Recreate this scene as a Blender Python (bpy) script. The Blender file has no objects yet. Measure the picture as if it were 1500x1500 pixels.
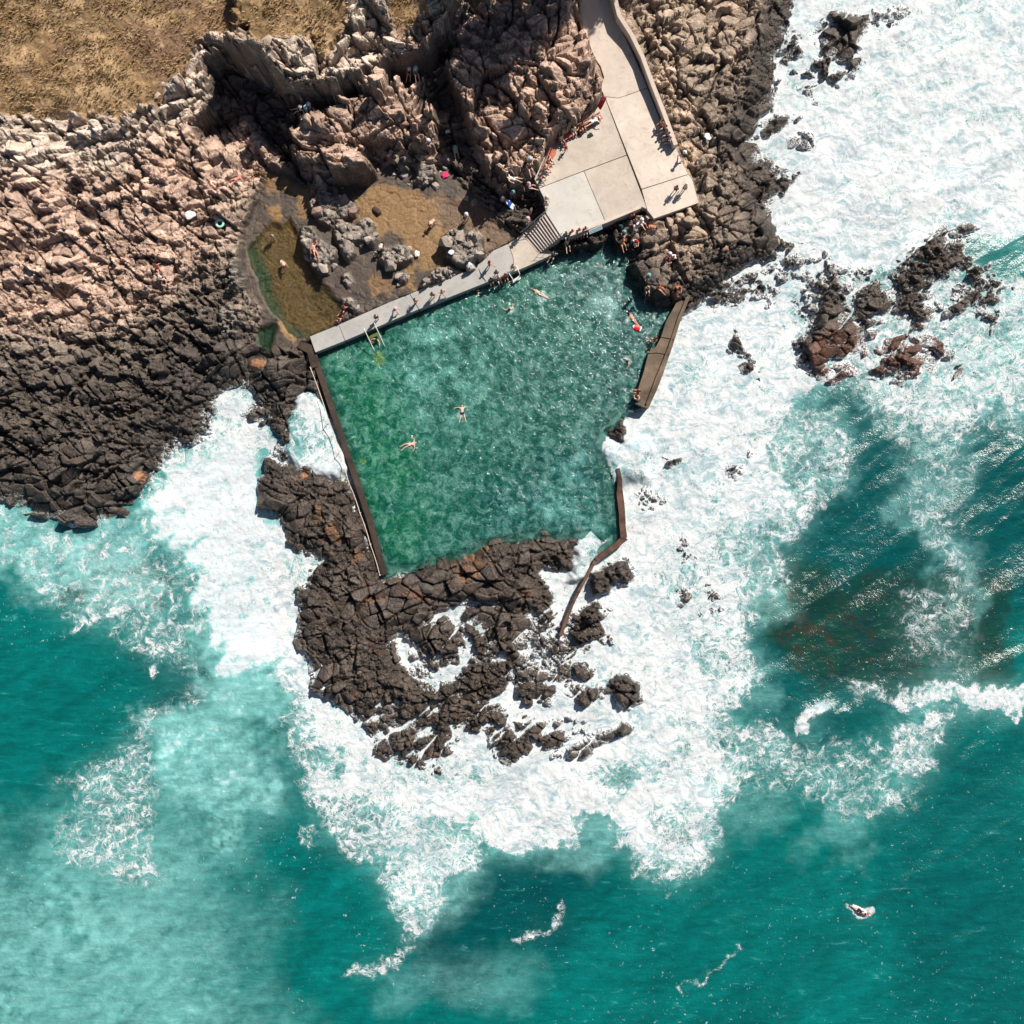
import bpy, bmesh, math, random, time
import numpy as np
from mathutils import Vector, Matrix, Euler
T0 = time.time()
random.seed(7)
S = bpy.context.scene
COL = S.collection
CAMH = 95.0       # drone height above the sea (m)
PPM = 14.0        # photo pixels per metre at sea level

# ------------------------------------------------------------------ survey frame
def W(px, py, z=0.0):
    k = (1.0 - z / CAMH) / PPM
    return ((px - 750.0) * k, (750.0 - py) * k, z)

# ------------------------------------------------------------------ noise (numpy)
def hsh(ix, iy, seed):
    n = (ix * 374761393 + iy * 668265263 + seed * 1442695041) & 0xffffffff
    n = ((n ^ (n >> 13)) * 1274126177) & 0xffffffff
    n = ((n ^ (n >> 15)) * 2246822519) & 0xffffffff
    return ((n ^ (n >> 16)) & 0xffffff) / float(0x1000000)

def vnoise(x, y, seed=0):
    ix = np.floor(x).astype(np.int64); iy = np.floor(y).astype(np.int64)
    fx = x - ix; fy = y - iy
    fx = fx * fx * (3 - 2 * fx); fy = fy * fy * (3 - 2 * fy)
    a = hsh(ix, iy, seed); b = hsh(ix + 1, iy, seed)
    c = hsh(ix, iy + 1, seed); d = hsh(ix + 1, iy + 1, seed)
    return (a + (b - a) * fx) * (1 - fy) + (c + (d - c) * fx) * fy      # 0..1

def fbm(x, y, octs=4, seed=0, gain=0.5):
    s = 0; a = 1.0; t = 0
    for o in range(octs):
        s = s + a * (vnoise(x, y, seed + o * 17) - 0.5); t += a
        x = x * 2.03 + 13.7; y = y * 2.03 + 7.1; a *= gain
    return s / t * 2                                                     # about -1..1

def worley(x, y, seed=0, jit=0.9):
    ix = np.floor(x).astype(np.int64); iy = np.floor(y).astype(np.int64)
    f1 = np.full(x.shape, 9.0); f2 = np.full(x.shape, 9.0)
    cid = np.zeros(x.shape); cx = np.zeros(x.shape); cy = np.zeros(x.shape)
    for dx in (-1, 0, 1):
        for dy in (-1, 0, 1):
            jx = ix + dx; jy = iy + dy
            qx = jx + 0.5 + (hsh(jx, jy, seed) - 0.5) * jit
            qy = jy + 0.5 + (hsh(jx, jy, seed + 101) - 0.5) * jit
            d = np.sqrt((qx - x) ** 2 + (qy - y) ** 2)
            m = d < f1
            f2 = np.where(m, f1, np.minimum(f2, d))
            f1 = np.where(m, d, f1)
            cid = np.where(m, hsh(jx, jy, seed + 202), cid)
            cx = np.where(m, qx, cx); cy = np.where(m, qy, cy)
    return f1, f2, cid, x - cx, y - cy

def sstep(a, b, x):
    t = np.clip((x - a) / (b - a), 0, 1)
    return t * t * (3 - 2 * t)

def mix(a, b, t):
    return a + (b - a) * t

# ------------------------------------------------------------------ outlines -> distance maps
R0, R1, RS = -260.0, 1760.0, 3.0
rax = np.arange(R0, R1 + 0.1, RS); NR = len(rax)
RX, RY = np.meshgrid(rax, rax)

def sdraw(poly, x, y, margin):
    """signed distance, inside positive, of points (1d arrays)"""
    p = np.array(poly, float); n = len(p)
    best = np.full(x.shape, margin ** 2 * 4.0); ins = np.zeros(x.shape, bool)
    for i in range(n):
        ax, ay = p[i]; bx, by = p[(i + 1) % n]
        ex, ey = bx - ax, by - ay; wx, wy = x - ax, y - ay
        t = np.clip((wx * ex + wy * ey) / (ex * ex + ey * ey + 1e-9), 0, 1)
        best = np.minimum(best, (wx - ex * t) ** 2 + (wy - ey * t) ** 2)
        c = (ay > y) != (by > y)
        if ey != 0:
            ins ^= c & (x < ax + (y - ay) * ex / ey)
    d = np.sqrt(best)
    return np.clip(np.where(ins, d, -d), -margin, margin)

def sdmap(poly, margin=70.0):
    p = np.array(poly, float)
    out = np.full((NR, NR), -margin, np.float32)
    i0 = max(0, int((p[:, 0].min() - margin - R0) / RS)); i1 = min(NR, int((p[:, 0].max() + margin - R0) / RS) + 2)
    j0 = max(0, int((p[:, 1].min() - margin - R0) / RS)); j1 = min(NR, int((p[:, 1].max() + margin - R0) / RS) + 2)
    if i1 <= i0 or j1 <= j0: return out
    xs = RX[j0:j1, i0:i1]; ys = RY[j0:j1, i0:i1]
    out[j0:j1, i0:i1] = sdraw(poly, xs.ravel(), ys.ravel(), margin).reshape(xs.shape)
    return out

def smp(m, x, y):
    u = np.clip((x - R0) / RS, 0, NR - 1.001); v = np.clip((y - R0) / RS, 0, NR - 1.001)
    i = u.astype(np.int32); j = v.astype(np.int32); fu = u - i; fv = v - j
    return (m[j, i] * (1 - fu) + m[j, i + 1] * fu) * (1 - fv) + (m[j + 1, i] * (1 - fu) + m[j + 1, i + 1] * fu) * fv

def blur(m, n):
    for ax in (0, 1):
        for _ in range(2):
            pad = [(n, n) if a == ax else (0, 0) for a in (0, 1)]
            c = np.cumsum(np.pad(m, pad, mode='edge'), axis=ax)
            z = np.zeros_like(np.take(c, [0], axis=ax)); c = np.concatenate([z, c], axis=ax)
            L = m.shape[ax]
            m = (np.take(c, np.arange(2 * n, 2 * n + L), axis=ax) - np.take(c, np.arange(0, L), axis=ax)) / (2 * n)
    return m

def axis(lo, hi, step, far, growth=1.09):
    mid = list(np.arange(lo, hi + step * .5, step)); a = []; d = step * 1.1; x = lo
    while x > -far: x -= d; d *= growth; a.append(x)
    b = []; d = step * 1.1; x = mid[-1]
    while x < far: x += d; d *= growth; b.append(x)
    return np.array(a[::-1] + mid + b)

# ------------------------------------------------------------------ object helpers
def tag(o, label=None, cat=None, group=None, kind=None):
    if label: o['label'] = label
    if cat: o['category'] = cat
    if group: o['group'] = group
    if kind: o['kind'] = kind
    return o

def link(o, parent=None):
    COL.objects.link(o)
    if parent is not None: o.parent = parent
    return o

def empty(name, loc=(0, 0, 0), rz=0.0):
    o = bpy.data.objects.new(name, None); o.location = loc; o.rotation_euler = (0, 0, rz)
    o.empty_display_size = 0.3
    return link(o)

def grid_mesh(name, X, Y, Z, keep, mat, cols=None, floats=None, smooth=True):
    ny, nx = X.shape
    idx = np.arange(nx * ny, dtype=np.int64).reshape(ny, nx)
    q = np.stack([idx[:-1, :-1], idx[1:, :-1], idx[1:, 1:], idx[:-1, 1:]], -1).reshape(-1, 4)
    if keep is not None:
        k = keep.reshape(-1)
        q = q[k[q].any(axis=1)]
    used = np.zeros(nx * ny, bool); used[q.ravel()] = True
    remap = np.cumsum(used) - 1
    q = remap[q]
    co = np.stack([X.ravel()[used], Y.ravel()[used], Z.ravel()[used]], -1).astype(np.float32)
    me = bpy.data.meshes.new(name)
    me.vertices.add(len(co)); me.vertices.foreach_set('co', co.ravel())
    me.loops.add(q.size); me.loops.foreach_set('vertex_index', q.ravel().astype(np.int32))
    me.polygons.add(len(q)); me.polygons.foreach_set('loop_start', np.arange(0, q.size, 4, dtype=np.int32))
    me.polygons.foreach_set('loop_total', np.full(len(q), 4, np.int32))
    me.polygons.foreach_set('use_smooth', np.full(len(q), smooth, bool))
    me.update(calc_edges=True)
    for nm, c in (cols or {}).items():
        a = me.attributes.new(nm, 'FLOAT_COLOR', 'POINT')
        v = np.ones((used.sum(), 4), np.float32); v[:, :c.shape[-1]] = c.reshape(-1, c.shape[-1])[used]
        a.data.foreach_set('color', v.ravel())
    for nm, c in (floats or {}).items():
        a = me.attributes.new(nm, 'FLOAT', 'POINT')
        a.data.foreach_set('value', c.ravel()[used].astype(np.float32))
    me.materials.append(mat)
    o = bpy.data.objects.new(name, me)
    return link(o)

def srgb(r, g, b):
    def f(c):
        c /= 255.0
        return c / 12.92 if c <= 0.04045 else ((c + 0.055) / 1.055) ** 2.4
    return np.array([f(r), f(g), f(b)])

# ------------------------------------------------------------------ node helpers
class NT:
    def __init__(s, name):
        s.m = bpy.data.materials.new(name); s.m.use_nodes = True
        s.t = s.m.node_tree; s.t.nodes.clear()
        s.out = s.t.nodes.new('ShaderNodeOutputMaterial')
    def n(s, typ, **kw):
        nd = s.t.nodes.new(typ)
        for k, v in kw.items():
            if k == 'inp':
                for a, b in v.items():
                    if hasattr(b, 'is_linked') or isinstance(b, bpy.types.NodeSocket): s.t.links.new(b, nd.inputs[a])
                    else: nd.inputs[a].default_value = b
            else: setattr(nd, k, v)
        return nd
    def math(s, op, a, b=0.0, c=0.0, clamp=False):
        nd = s.n('ShaderNodeMath', operation=op, use_clamp=clamp, inp={0: a, 1: b, 2: c})
        return nd.outputs[0]
    def mixc(s, f, a, b, mode='MIX'):
        nd = s.t.nodes.new('ShaderNodeMix'); nd.data_type = 'RGBA'; nd.blend_type = mode
        for k, v in ((0, f), (6, a), (7, b)):
            if isinstance(v, bpy.types.NodeSocket): s.t.links.new(v, nd.inputs[k])
            else: nd.inputs[k].default_value = v if k == 0 else (tuple(v) + (1,) if len(v) == 3 else v)
        return nd.outputs[2]
    def ramp(s, f, lo, hi, a=0.0, b=1.0, smooth=True):
        nd = s.n('ShaderNodeMapRange', interpolation_type='SMOOTHSTEP' if smooth else 'LINEAR',
                 inp={0: f, 1: lo, 2: hi, 3: a, 4: b})
        return nd.outputs[0]
    def noise(s, scale, detail=4, rough=.55, dist=0.0, vec=None, off=None):
        if vec is None: vec = s.pos()
        if off: vec = s.n('ShaderNodeVectorMath', operation='ADD', inp={0: vec, 1: off}).outputs[0]
        return s.n('ShaderNodeTexNoise', inp={'Vector': vec, 'Scale': scale, 'Detail': detail, 'Roughness': rough, 'Distortion': dist})
    def pos(s):
        if not hasattr(s, '_p'): s._p = s.n('ShaderNodeNewGeometry').outputs['Position']
        return s._p
    def attr(s, name, vec=False):
        nd = s.n('ShaderNodeAttribute', attribute_name=name)
        return nd.outputs['Color' if vec else 'Fac']
    def bump(s, h, strength=.5, dist=.1, normal=None):
        d = {'Strength': strength, 'Distance': dist, 'Height': h}
        if normal is not None: d['Normal'] = normal
        return s.n('ShaderNodeBump', inp=d).outputs[0]
    def done(s, base, rough=.7, normal=None, **kw):
        p = s.n('ShaderNodeBsdfPrincipled')
        for k, v in (('Base Color', base), ('Roughness', rough), ('Normal', normal)) + tuple(kw.items()):
            if v is None: continue
            if isinstance(v, bpy.types.NodeSocket): s.t.links.new(v, p.inputs[k])
            else: p.inputs[k].default_value = tuple(v) + (1,) if k.endswith('Color') and len(v) == 3 else v
        s.t.links.new(p.outputs[0], s.out.inputs[0])
        return s.m
def lk(t, a, b): t.links.new(a, b)

# ------------------------------------------------------------------ camera, light, world
cam = bpy.data.cameras.new('camera'); co = bpy.data.objects.new('camera', cam); link(co)
co.location = (0, 0, CAMH); co.rotation_euler = (0, 0, 0)
cam.sensor_width = 36; cam.angle = 2 * math.atan((750 / PPM) / CAMH); cam.clip_end = 20000; cam.clip_start = 1
S.camera = co
SUNDIR = Vector((0.62, 0.785, 1.02)).normalized()      # towards the sun
sun = bpy.data.lights.new('sun', 'SUN'); sun.energy = 5.0; sun.angle = math.radians(.5); sun.color = (1.0, .945, .87)
so = bpy.data.objects.new('sun', sun); link(so); so.rotation_euler = SUNDIR.to_track_quat('Z', 'Y').to_euler(); so.location = (40, 50, 80)
w = bpy.data.worlds.new('World'); S.world = w; w.use_nodes = True
nt = w.node_tree; bg = nt.nodes['Background']; sky = nt.nodes.new('ShaderNodeTexSky'); sky.sky_type = 'NISHITA'
sky.sun_disc = False; sky.sun_elevation = math.asin(SUNDIR.z); sky.sun_rotation = math.atan2(SUNDIR.x, SUNDIR.y)
nt.links.new(sky.outputs[0], bg.inputs[0]); bg.inputs[1].default_value = 0.05
vs = S.view_settings; vs.view_transform = 'Standard'; vs.look = 'None'; vs.gamma = 1; vs.exposure = 0.28

S.cycles.diffuse_bounces = 1; S.cycles.glossy_bounces = 1; S.cycles.transmission_bounces = 1; S.cycles.max_bounces = 4; S.cycles.transparent_max_bounces = 6
# ------------------------------------------------------------------ outlines surveyed on the ground (photo pixels)
LAND_N = [(-2000,-2000),(1250,-2000),(1250,-400),(1190,-60),(1160,20),(1150,55),(1136,80),(1142,101),(1145,127),(1139,153),(1120,164),(1114,177),(1102,193),(1096,201),(1110,213),(1130,229),(1142,241),(1178,253),(1158,273),(1150,291),(1132,303),(1130,317),(1139,325),(1152,355),(1138,370),(1126,380),(1104,376),(1088,394),(1070,400),(1052,420),(1044,428),(1028,442),(1014,452),(985,470),(950,450),(918,400),(900,370),(870,372),(815,384),(740,412),(600,467),(468,519),(466,545),(478,585),(462,582),(447,579),(437,595),(429,617),(429,638),(423,654),(410,651),(402,641),(391,619),(391,601),(373,590),(370,574),(357,566),(335,571),(319,579),(314,598),(303,614),(314,638),(303,651),(285,654),(258,657),(245,678),(223,694),(223,718),(213,745),(205,763),(192,770),(168,772),(100,768),(0,740),(-400,700),(-2000,600)]
PEN = [(393,675),(410,678),(431,685),(463,690),(485,702),(500,700),(512,705),(562,845),(606,834),(630,822),(680,808),(706,796),(730,790),(776,782),(806,780),(844,780),(849,796),(839,812),(839,836),(828,837),(799,828),(780,836),(801,857),(807,876),(815,895),(815,911),(788,913),(748,895),(711,892),(690,888),(662,896),(652,903),(676,919),(680,945),(668,975),(640,985),(628,975),(612,950),(600,938),(588,928),(574,935),(580,960),(590,985),(606,998),(640,1003),(665,990),(684,985),(705,975),(727,975),(753,956),(775,953),(777,967),(748,983),(745,1001),(729,1015),(713,1025),(720,1030),(737,1031),(759,1039),(799,1044),(807,1057),(831,1052),(857,1057),(865,1073),(820,1092),(788,1097),(775,1111),(764,1124),(748,1127),(724,1108),(713,1068),(700,1075),(687,1071),(673,1076),(665,1103),(641,1121),(644,1136),(625,1135),(607,1124),(572,1113),(549,1105),(551,1083),(538,1067),(511,1046),(490,1033),(461,1009),(453,977),(445,958),(430,937),(442,910),(434,880),(434,862),(453,851),(447,838),(466,820),(437,809),(423,795),(418,771),(410,755),(383,745),(378,710),(389,694)]
ISLES = [  # low rocks between the channels: outline, top height
 ([(809,1111),(855,1111),(878,1092),(903,1079),(924,1068),(913,1060),(897,1068),(871,1076),(849,1087),(828,1095)],.7),
 ([(837,972),(860,969),(873,988),(857,1001),(841,991)],.6),
 ([(825,1004),(849,1007),(887,1004),(903,985),(919,991),(940,1007),(940,1028),(913,1037),(892,1020),(873,1033),(860,1037),(844,1028),(833,1015)],.8),
 ([(753,1015),(764,1001),(788,999),(815,1004),(819,1025),(801,1039),(780,1036),(756,1033)],.8),
 ([(908,820),(919,823),(931,844),(921,853),(897,852),(892,868),(871,873),(864,860),(865,839),(887,831)],.9),
 ([(849,903),(860,887),(876,880),(897,897),(887,911),(865,913)],.6),
 ([(831,923),(884,924),(884,943),(857,943),(841,935)],.6),
 ([(804,951),(820,935),(824,945),(809,964)],.6),
 ([(712,940),(722,920),(730,903),(748,905),(758,925),(750,940),(725,945)],.7),
 ([(690,925),(702,915),(716,945),(708,965),(695,955)],.6),
 ([(768,905),(800,918),(818,905),(816,925),(790,930)],.35),
 ([(788,935),(800,928),(800,945),(790,952)],.4),
 ([(632,992),(652,981),(664,987),(648,1001)],.5),
 ([(862,700),(868,690),(880,700)],-.5),
]
RB = [(930,592),(948,600),(930,606),(917,602),(915,618),(918,640),(918,652),(908,656),(905,645),(882,642),(884,628),(900,618),(912,604),(920,595)]
WASH = [  # rocks awash in foam
 ([(1202,31),(1270,20),(1266,41),(1258,65),(1268,93),(1260,105),(1242,121),(1228,129),(1210,119),(1186,101),(1178,91),(1202,87),(1198,75),(1196,51)],.55),
 ([(1280,20),(1328,15),(1320,49),(1310,57),(1290,41)],.5),
 ([(1170,399),(1202,401),(1216,397),(1230,405),(1242,437),(1262,491),(1258,515),(1230,530),(1206,555),(1178,537),(1162,529),(1158,501),(1170,483),(1198,479),(1196,469),(1174,453),(1168,421)],.36),
 ([(1250,429),(1276,413),(1298,429),(1310,445),(1306,465),(1290,495),(1268,503),(1258,477),(1244,445)],.36),
 ([(1310,405),(1328,361),(1380,330),(1450,400),(1400,500),(1329,465),(1312,457),(1314,417)],.4),
 ([(1262,545),(1274,533),(1306,513),(1330,505),(1400,500),(1420,570),(1329,556),(1290,555)],.4),
 ([(1100,409),(1126,387),(1160,361),(1178,371),(1174,389),(1158,401),(1154,429),(1134,437),(1110,425)],.35),
 ([(1034,440),(1060,420),(1088,400),(1105,420),(1095,440),(1080,455),(1055,450)],.3),
 ([(1070,485),(1088,499),(1090,515),(1110,525),(1138,535),(1118,555),(1106,567),(1074,537),(1064,511)],.25),
 ([(955,668),(975,662),(1003,664),(1000,675),(975,684),(958,680)],.12),
 ([(933,722),(950,715),(976,735),(960,748),(938,745)],.12),
 ([(1068,690),(1075,668),(1092,668),(1090,690),(1080,702)],.15),
 ([(985,805),(1000,790),(1018,800),(1020,825),(1000,830)],.12),
 ([(990,860),(1040,842),(1062,880),(1058,910),(1020,912),(990,890)],.22),
 ([(1106,205),(1120,195),(1160,205),(1162,190),(1150,175),(1120,172)],.1),
 ([(1124,170),(1135,165),(1162,172),(1160,186),(1140,196),(1124,186)],.4),
 ([(1150,200),(1180,195),(1190,215),(1178,235),(1160,220)],.2),
 ([(1150,30),(1170,60),(1178,90),(1160,110),(1146,100),(1140,75)],.2),
 ([(1150,120),(1180,95),(1210,125),(1195,145),(1165,140)],.25),
 ([(370,590),(391,601),(391,640),(378,650),(362,640),(352,620)],.05),
 ([(440,600),(452,590),(470,610),(465,650),(450,665),(440,640)],.2),
 ([(404,655),(437,658),(440,675),(410,676)],.4),
]
POOL = [(464,520),(550,482),(630,448),(714,416),(762,402),(800,384),(822,372),(840,370),(870,370),(893,356),(903,368),(917,374),(919,400),(931,420),(950,442),(962,448),(990,448),(984,470),(972,492),(956,518),(940,568),(934,592),(914,602),(900,618),(884,630),(880,645),(873,656),(885,676),(897,690),(902,705),(904,740),(905,782),(880,800),(862,782),(846,784),(830,786),(810,788),(798,780),(776,784),(730,790),(706,796),(680,810),(630,822),(606,832),(582,830),(568,840)]
# higher ground: outline, height, edge softness (px)
WEST = [(-2000,-2000),(330,-2000),(330,100),(284,185),(298,201),(340,225),(335,300),(345,350),(362,430),(350,500),(330,560),(170,640),(-2000,700)]
T1 = [(-2000,-2000),(360,-2000),(350,40),(336,66),(322,84),(296,84),(280,98),(290,108),(306,116),(302,128),(316,140),(312,152),(298,150),(306,164),(285,176),(262,184),(240,178),(215,186),(172,190),(-2000,260)]
T2 = [(300,-2000),(325,60),(334,78),(346,95),(386,101),(396,113),(410,133),(428,149),(470,141),(520,127),(524,112),(545,103),(560,100),(590,104),(622,95),(655,62),(662,28),(680,-100),(680,-2000)]
MASSIF = [(500,140),(524,126),(550,104),(574,110),(584,138),(600,144),(622,132),(635,160),(645,188),(645,212),(560,212),(512,210),(540,230),(552,250),(538,258),(500,258),(466,264),(440,245),(430,215),(418,195),(440,170),(478,152)]
MTOP = [(524,112),(550,103),(575,110),(584,140),(560,143),(535,128)]
UR = [(680,-2000),(668,28),(660,60),(646,100),(650,125),(668,150),(686,185),(700,217),(728,225),(706,243),(726,269),(745,278),(762,272),(778,265),(788,250),(796,232),(805,205),(850,178),(876,152),(884,135),(880,115),(870,88),(856,60),(848,28),(840,-2000)]
UR2 = [(700,-2000),(700,20),(730,60),(745,130),(760,160),(790,165),(822,175),(850,150),(875,120),(868,95),(855,60),(845,28),(830,-2000)]
EAST = [(905,-2000),(905,20),(945,90),(992,210),(1024,260),(1026,296),(1000,312),(950,318),(925,312),(900,330),(905,365),(916,395),(935,420),(955,440),(1000,436),(1036,420),(1080,388),(1120,360),(1130,330),(1112,300),(1080,240),(1070,200),(1090,170),(1110,130),(1120,60),(1130,-2000)]
POOLROCKS = [(850,345),(880,332),(892,345),(886,356),(862,366),(835,366),(820,356)]
POOLROCKS2 = [(893,345),(905,330),(945,318),(958,345),(935,368),(915,366),(900,358)]
PLAT = [(846,-2000),(848,20),(857,60),(870,88),(882,118),(882,135),(876,152),(848,178),(806,204),(792,235),(782,268),(798,310),(822,346),(838,342),(938,303),(958,321),(1024,297),(1018,265),(992,210),(945,90),(905,20),(905,-2000)]
WALK = [(452,494),(496,476),(570,444),(616,425),(666,405),(690,396),(722,368),(764,344),(800,312),(822,346),(812,372),(762,398),(714,412),(630,444),(550,478),(461,517)]
FLAT = [(425,250),(460,275),(500,266),(552,256),(560,238),(645,238),(662,250),(700,285),(745,335),(764,345),(720,368),(616,424),(454,493),(440,510),(395,514),(372,498),(385,450),(362,430),(352,380),(352,330),(375,290),(395,245)]
GULLY2 = [(640,60),(662,60),(655,110),(675,160),(690,200),(705,250),(735,285),(775,275),(800,300),(790,325),(760,345),(700,285),(662,250),(650,210),(640,170),(632,130),(630,100)]
TIDE = [(398,322),(356,363),(362,385),(384,431),(390,445),(410,473),(436,499),(454,495),(496,476),(504,455),(498,440),(466,406),(444,372),(438,340),(424,318),(412,331)]
TIDE2 = [(374,480),(400,472),(408,480),(396,515),(380,508)]
SHALLOW = [(640,345),(645,310),(650,295),(690,300),(735,330),(760,345),(722,366),(700,345),(660,340)]
OUTC = [  # rock outcrops standing on the flats: outline, height above it
 ([(444,334),(458,332),(470,350),(494,364),(496,376),(482,388),(480,400),(468,403),(456,390),(452,372),(440,355)],1.1),
 ([(486,330),(500,322),(518,330),(536,318),(550,330),(555,350),(545,362),(535,352),(520,355),(524,372),(510,385),(495,360)],.8),
 ([(450,300),(470,275),(500,285),(512,295),(525,305),(520,318),(500,320),(480,330),(460,318)],.7),
 ([(560,365),(578,360),(602,364),(604,382),(570,392),(554,382)],.9),
 ([(580,398),(602,400),(596,416),(584,416)],.5),
 ([(648,350),(665,336),(682,342),(695,334),(708,352),(710,370),(692,392),(672,394),(655,380)],1.2),
 ([(616,420),(620,408),(640,394),(662,390),(672,398),(684,396),(666,406),(620,424)],.8),
 ([(606,240),(618,236),(640,246),(640,262),(622,272),(608,268),(610,255)],.6),
 ([(576,232),(596,228),(600,250),(584,250)],.6),
 ([(500,404),(510,400),(518,416),(508,422)],.4),
 ([(502,436),(514,440),(528,455),(520,460),(504,446)],.4),
 ([(341,385),(350,383),(358,400),(356,425),(342,430),(336,405)],.4),
 ([(320,450),(334,440),(350,470),(352,490),(330,490),(322,475)],.4),
]
GRASS = [([(-2000,-2000),(512,-2000),(512,28),(514,50),(498,58),(494,70),(474,96),(466,92),(460,62),(448,60),(420,62),(402,66),(396,78),(384,90),(362,66),(334,52),(312,60),(294,66),(278,85),(276,105),(240,140),(230,158),(204,166),(172,170),(-2000,220)],),
 ([(574,-2000),(632,-2000),(628,34),(608,40),(606,52),(590,56),(578,50),(572,28)],)]
# ------------------------------------------------------------------ land
M_LAND = sdmap(LAND_N, 160); M_PEN = sdmap(PEN, 90); M_RB = sdmap(RB); M_POOL = sdmap(POOL)
LAND_ANY = np.maximum(np.maximum(M_LAND, M_PEN), M_RB)
def polyblend(z, P, X, Y, h, soft, bias=0.0):
    s = sstep(-soft / 2, soft / 2, smp(sdmap(P), X, Y) + bias)
    return z + (h - z) * s

def blocks(x, y, sc, seed, an=1.0, rot=0.0, cw=.18, cd=1.0, tilt=.5, step=.6, rnd=.5, warp=.25):
    wx = fbm(x / sc * .9 + 5, y / sc * .9, 2, seed + 5) * sc * warp; wy = fbm(x / sc * .9 - 9, y / sc * .9 + 4, 2, seed + 6) * sc * warp
    x = x + wx; y = y + wy
    c, s = math.cos(rot), math.sin(rot)
    u = (x * c + y * s) / sc; v = (-x * s + y * c) / (sc * an)
    f1, f2, cid, dx, dy = worley(u, v, seed)
    g = f2 - f1
    t1 = np.modf(cid * 97.3)[0] - .5; t2 = np.modf(cid * 37.7)[0] - .5
    h = (cid - .5) * step + tilt * (dx * t1 + dy * t2) * 2 - cd * (1 - sstep(0, cw, g)) - rnd * f1 * f1
    return h * sc, cid

def terrain_height(PX, PY):
    """height (m) of rock and ground at the surveyed photo position"""
    mx = (PX - 750) / PPM; my = (750 - PY) / PPM
    wa = 5.0
    wx = PX + fbm(mx * .55, my * .55, 4, 1) * wa * 1.5; wy = PY + fbm(mx * .55 + 50, my * .55, 4, 2) * wa * 1.5
    wx2 = PX + fbm(mx * .9, my * .9, 3, 3) * 3.5; wy2 = PY + fbm(mx * .9 + 50, my * .9, 3, 4) * 3.5
    land = smp(M_LAND, wx, wy); pen = smp(M_PEN, wx, wy); rb = smp(M_RB, wx2, wy2)
    def shore(sd, top, w):
        return np.where(sd < 0, np.maximum(sd * .18, -6), 0.45 * sstep(0, 3, sd) + (top - .45) * sstep(1, w, sd)) 
    b1, c1 = blocks(mx, my, 4.2, 11, 1.0, .5, .06, .24, .28, .36, .03, .25)
    b2, c2 = blocks(mx, my, 1.9, 12, .62, .35, .09, .34, .40, .46, .04, .22)
    b3, c3 = blocks(mx, my, .95, 13, .6, -.35, .13, .34, .52, .5, .06, .25)
    b4, c4 = blocks(mx, my, .45, 14, .6, .8, .2, .18, .5, .4, .1, .3)
    pm = sstep(-.15, .25, fbm(mx * .2 + 3, my * .2, 4, 19, .6) + .06 * sstep(200, 20, land) - .02)          # where the rock is broken small
    f = fbm(mx * .35, my * .35, 4, 15)
    jb = (c2 - .5) * 15 + (c3 - .5) * 9 + (c1 - .5) * 6
    z = shore(land, 1.65, 42)
    z = np.maximum(z, shore(pen + 2.5, 1.6, 26)); z = np.maximum(z, shore(rb, 1.0, 8))
    # general rise inland
    z = z + 1.0 * sstep(40, 150, land)
    # western shelf climbing to the upper left
    ws = 1.8 + np.clip((600 - PY) / 360, 0, 1.4) * 2.6 + np.clip((330 - PX) / 330, 0, 2) * .7
    s = sstep(-14, 14, smp(sdmap(WEST), wx, wy)) * sstep(10, 60, land); z = z + (ws - z) * s
    z = polyblend(z, EAST, wx, wy, 3.1 - .6 * sstep(300, 400, PY), 26)
    inl = lambda h: h + .4 * fbm(mx * .15, my * .15, 2, 9)
    z = polyblend(z, [(320,70),(345,95),(390,110),(430,150),(470,150),(450,175),(425,195),(440,245),(462,268),(430,262),(392,215),(364,173),(330,190),(298,203),(284,187),(310,170),(320,150),(310,125),(300,100)], wx2, wy2, 1.9, 12, jb * .7)
    z = polyblend(z, MASSIF, wx2, wy2, inl(5.3) - .9 * sstep(180, 250, PY), 15, jb)
    z = polyblend(z, MTOP, wx2, wy2, inl(6.6), 15, jb)
    z = polyblend(z, T2, wx2, wy2, inl(8.6) + np.clip((60 - PY) / 60, 0, 3) * .6, 15, jb)
    z = polyblend(z, T1, wx2, wy2, inl(5.6) + np.clip((120 - PY) / 120, 0, 4) * .8 - .8 * sstep(130, 180, PY), 15, jb)
    z = polyblend(z, UR, wx2, wy2, inl(5.0), 15, jb)
    z = polyblend(z, UR2, wx2, wy2, inl(6.3) - 1.2 * sstep(30, -100, PY), 18, jb)
    z = polyblend(z, GULLY2, wx2, wy2, 2.1 + .8 * sstep(200, 80, PY), 8)
    fl = sstep(-5, 5, smp(sdmap(FLAT), wx2, wy2))
    z = z + (1.78 - z) * fl
    tide = np.maximum(smp(sdmap(TIDE), wx2, wy2), smp(sdmap(TIDE2), wx2, wy2))
    z = z - .5 * sstep(-3, 8, tide) * (tide > -3)
    z = z - .14 * sstep(-3, 5, smp(sdmap(SHALLOW), wx2, wy2))
    oc = np.zeros_like(z)
    for p, h in OUTC:
        s = sstep(-3, 4, smp(sdmap(p), wx2, wy2)); z = z + h * s; oc = np.maximum(oc, s)
    # low rocks in the surf
    wash = np.full(z.shape, -20.0); isle = np.full(z.shape, -20.0)
    for p, h in ISLES:
        sd = smp(sdmap(p), wx2, wy2) + 3; zz = np.where(sd < 0, sd * .15, (h + .3) * sstep(0, 9, sd) * (.55 + .9 * sstep(-.5, .5, fbm(mx * .5, my * .5, 3, 88)))); z = np.maximum(z, zz); isle = np.maximum(isle, sd)
    for p, h in WASH:
        sd = smp(sdmap(p), wx, wy); zz = np.where(sd < 0, sd * .05, h * sstep(0, 10, sd)) + .02; z = np.maximum(z, zz); wash = np.maximum(wash, sd)
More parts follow.
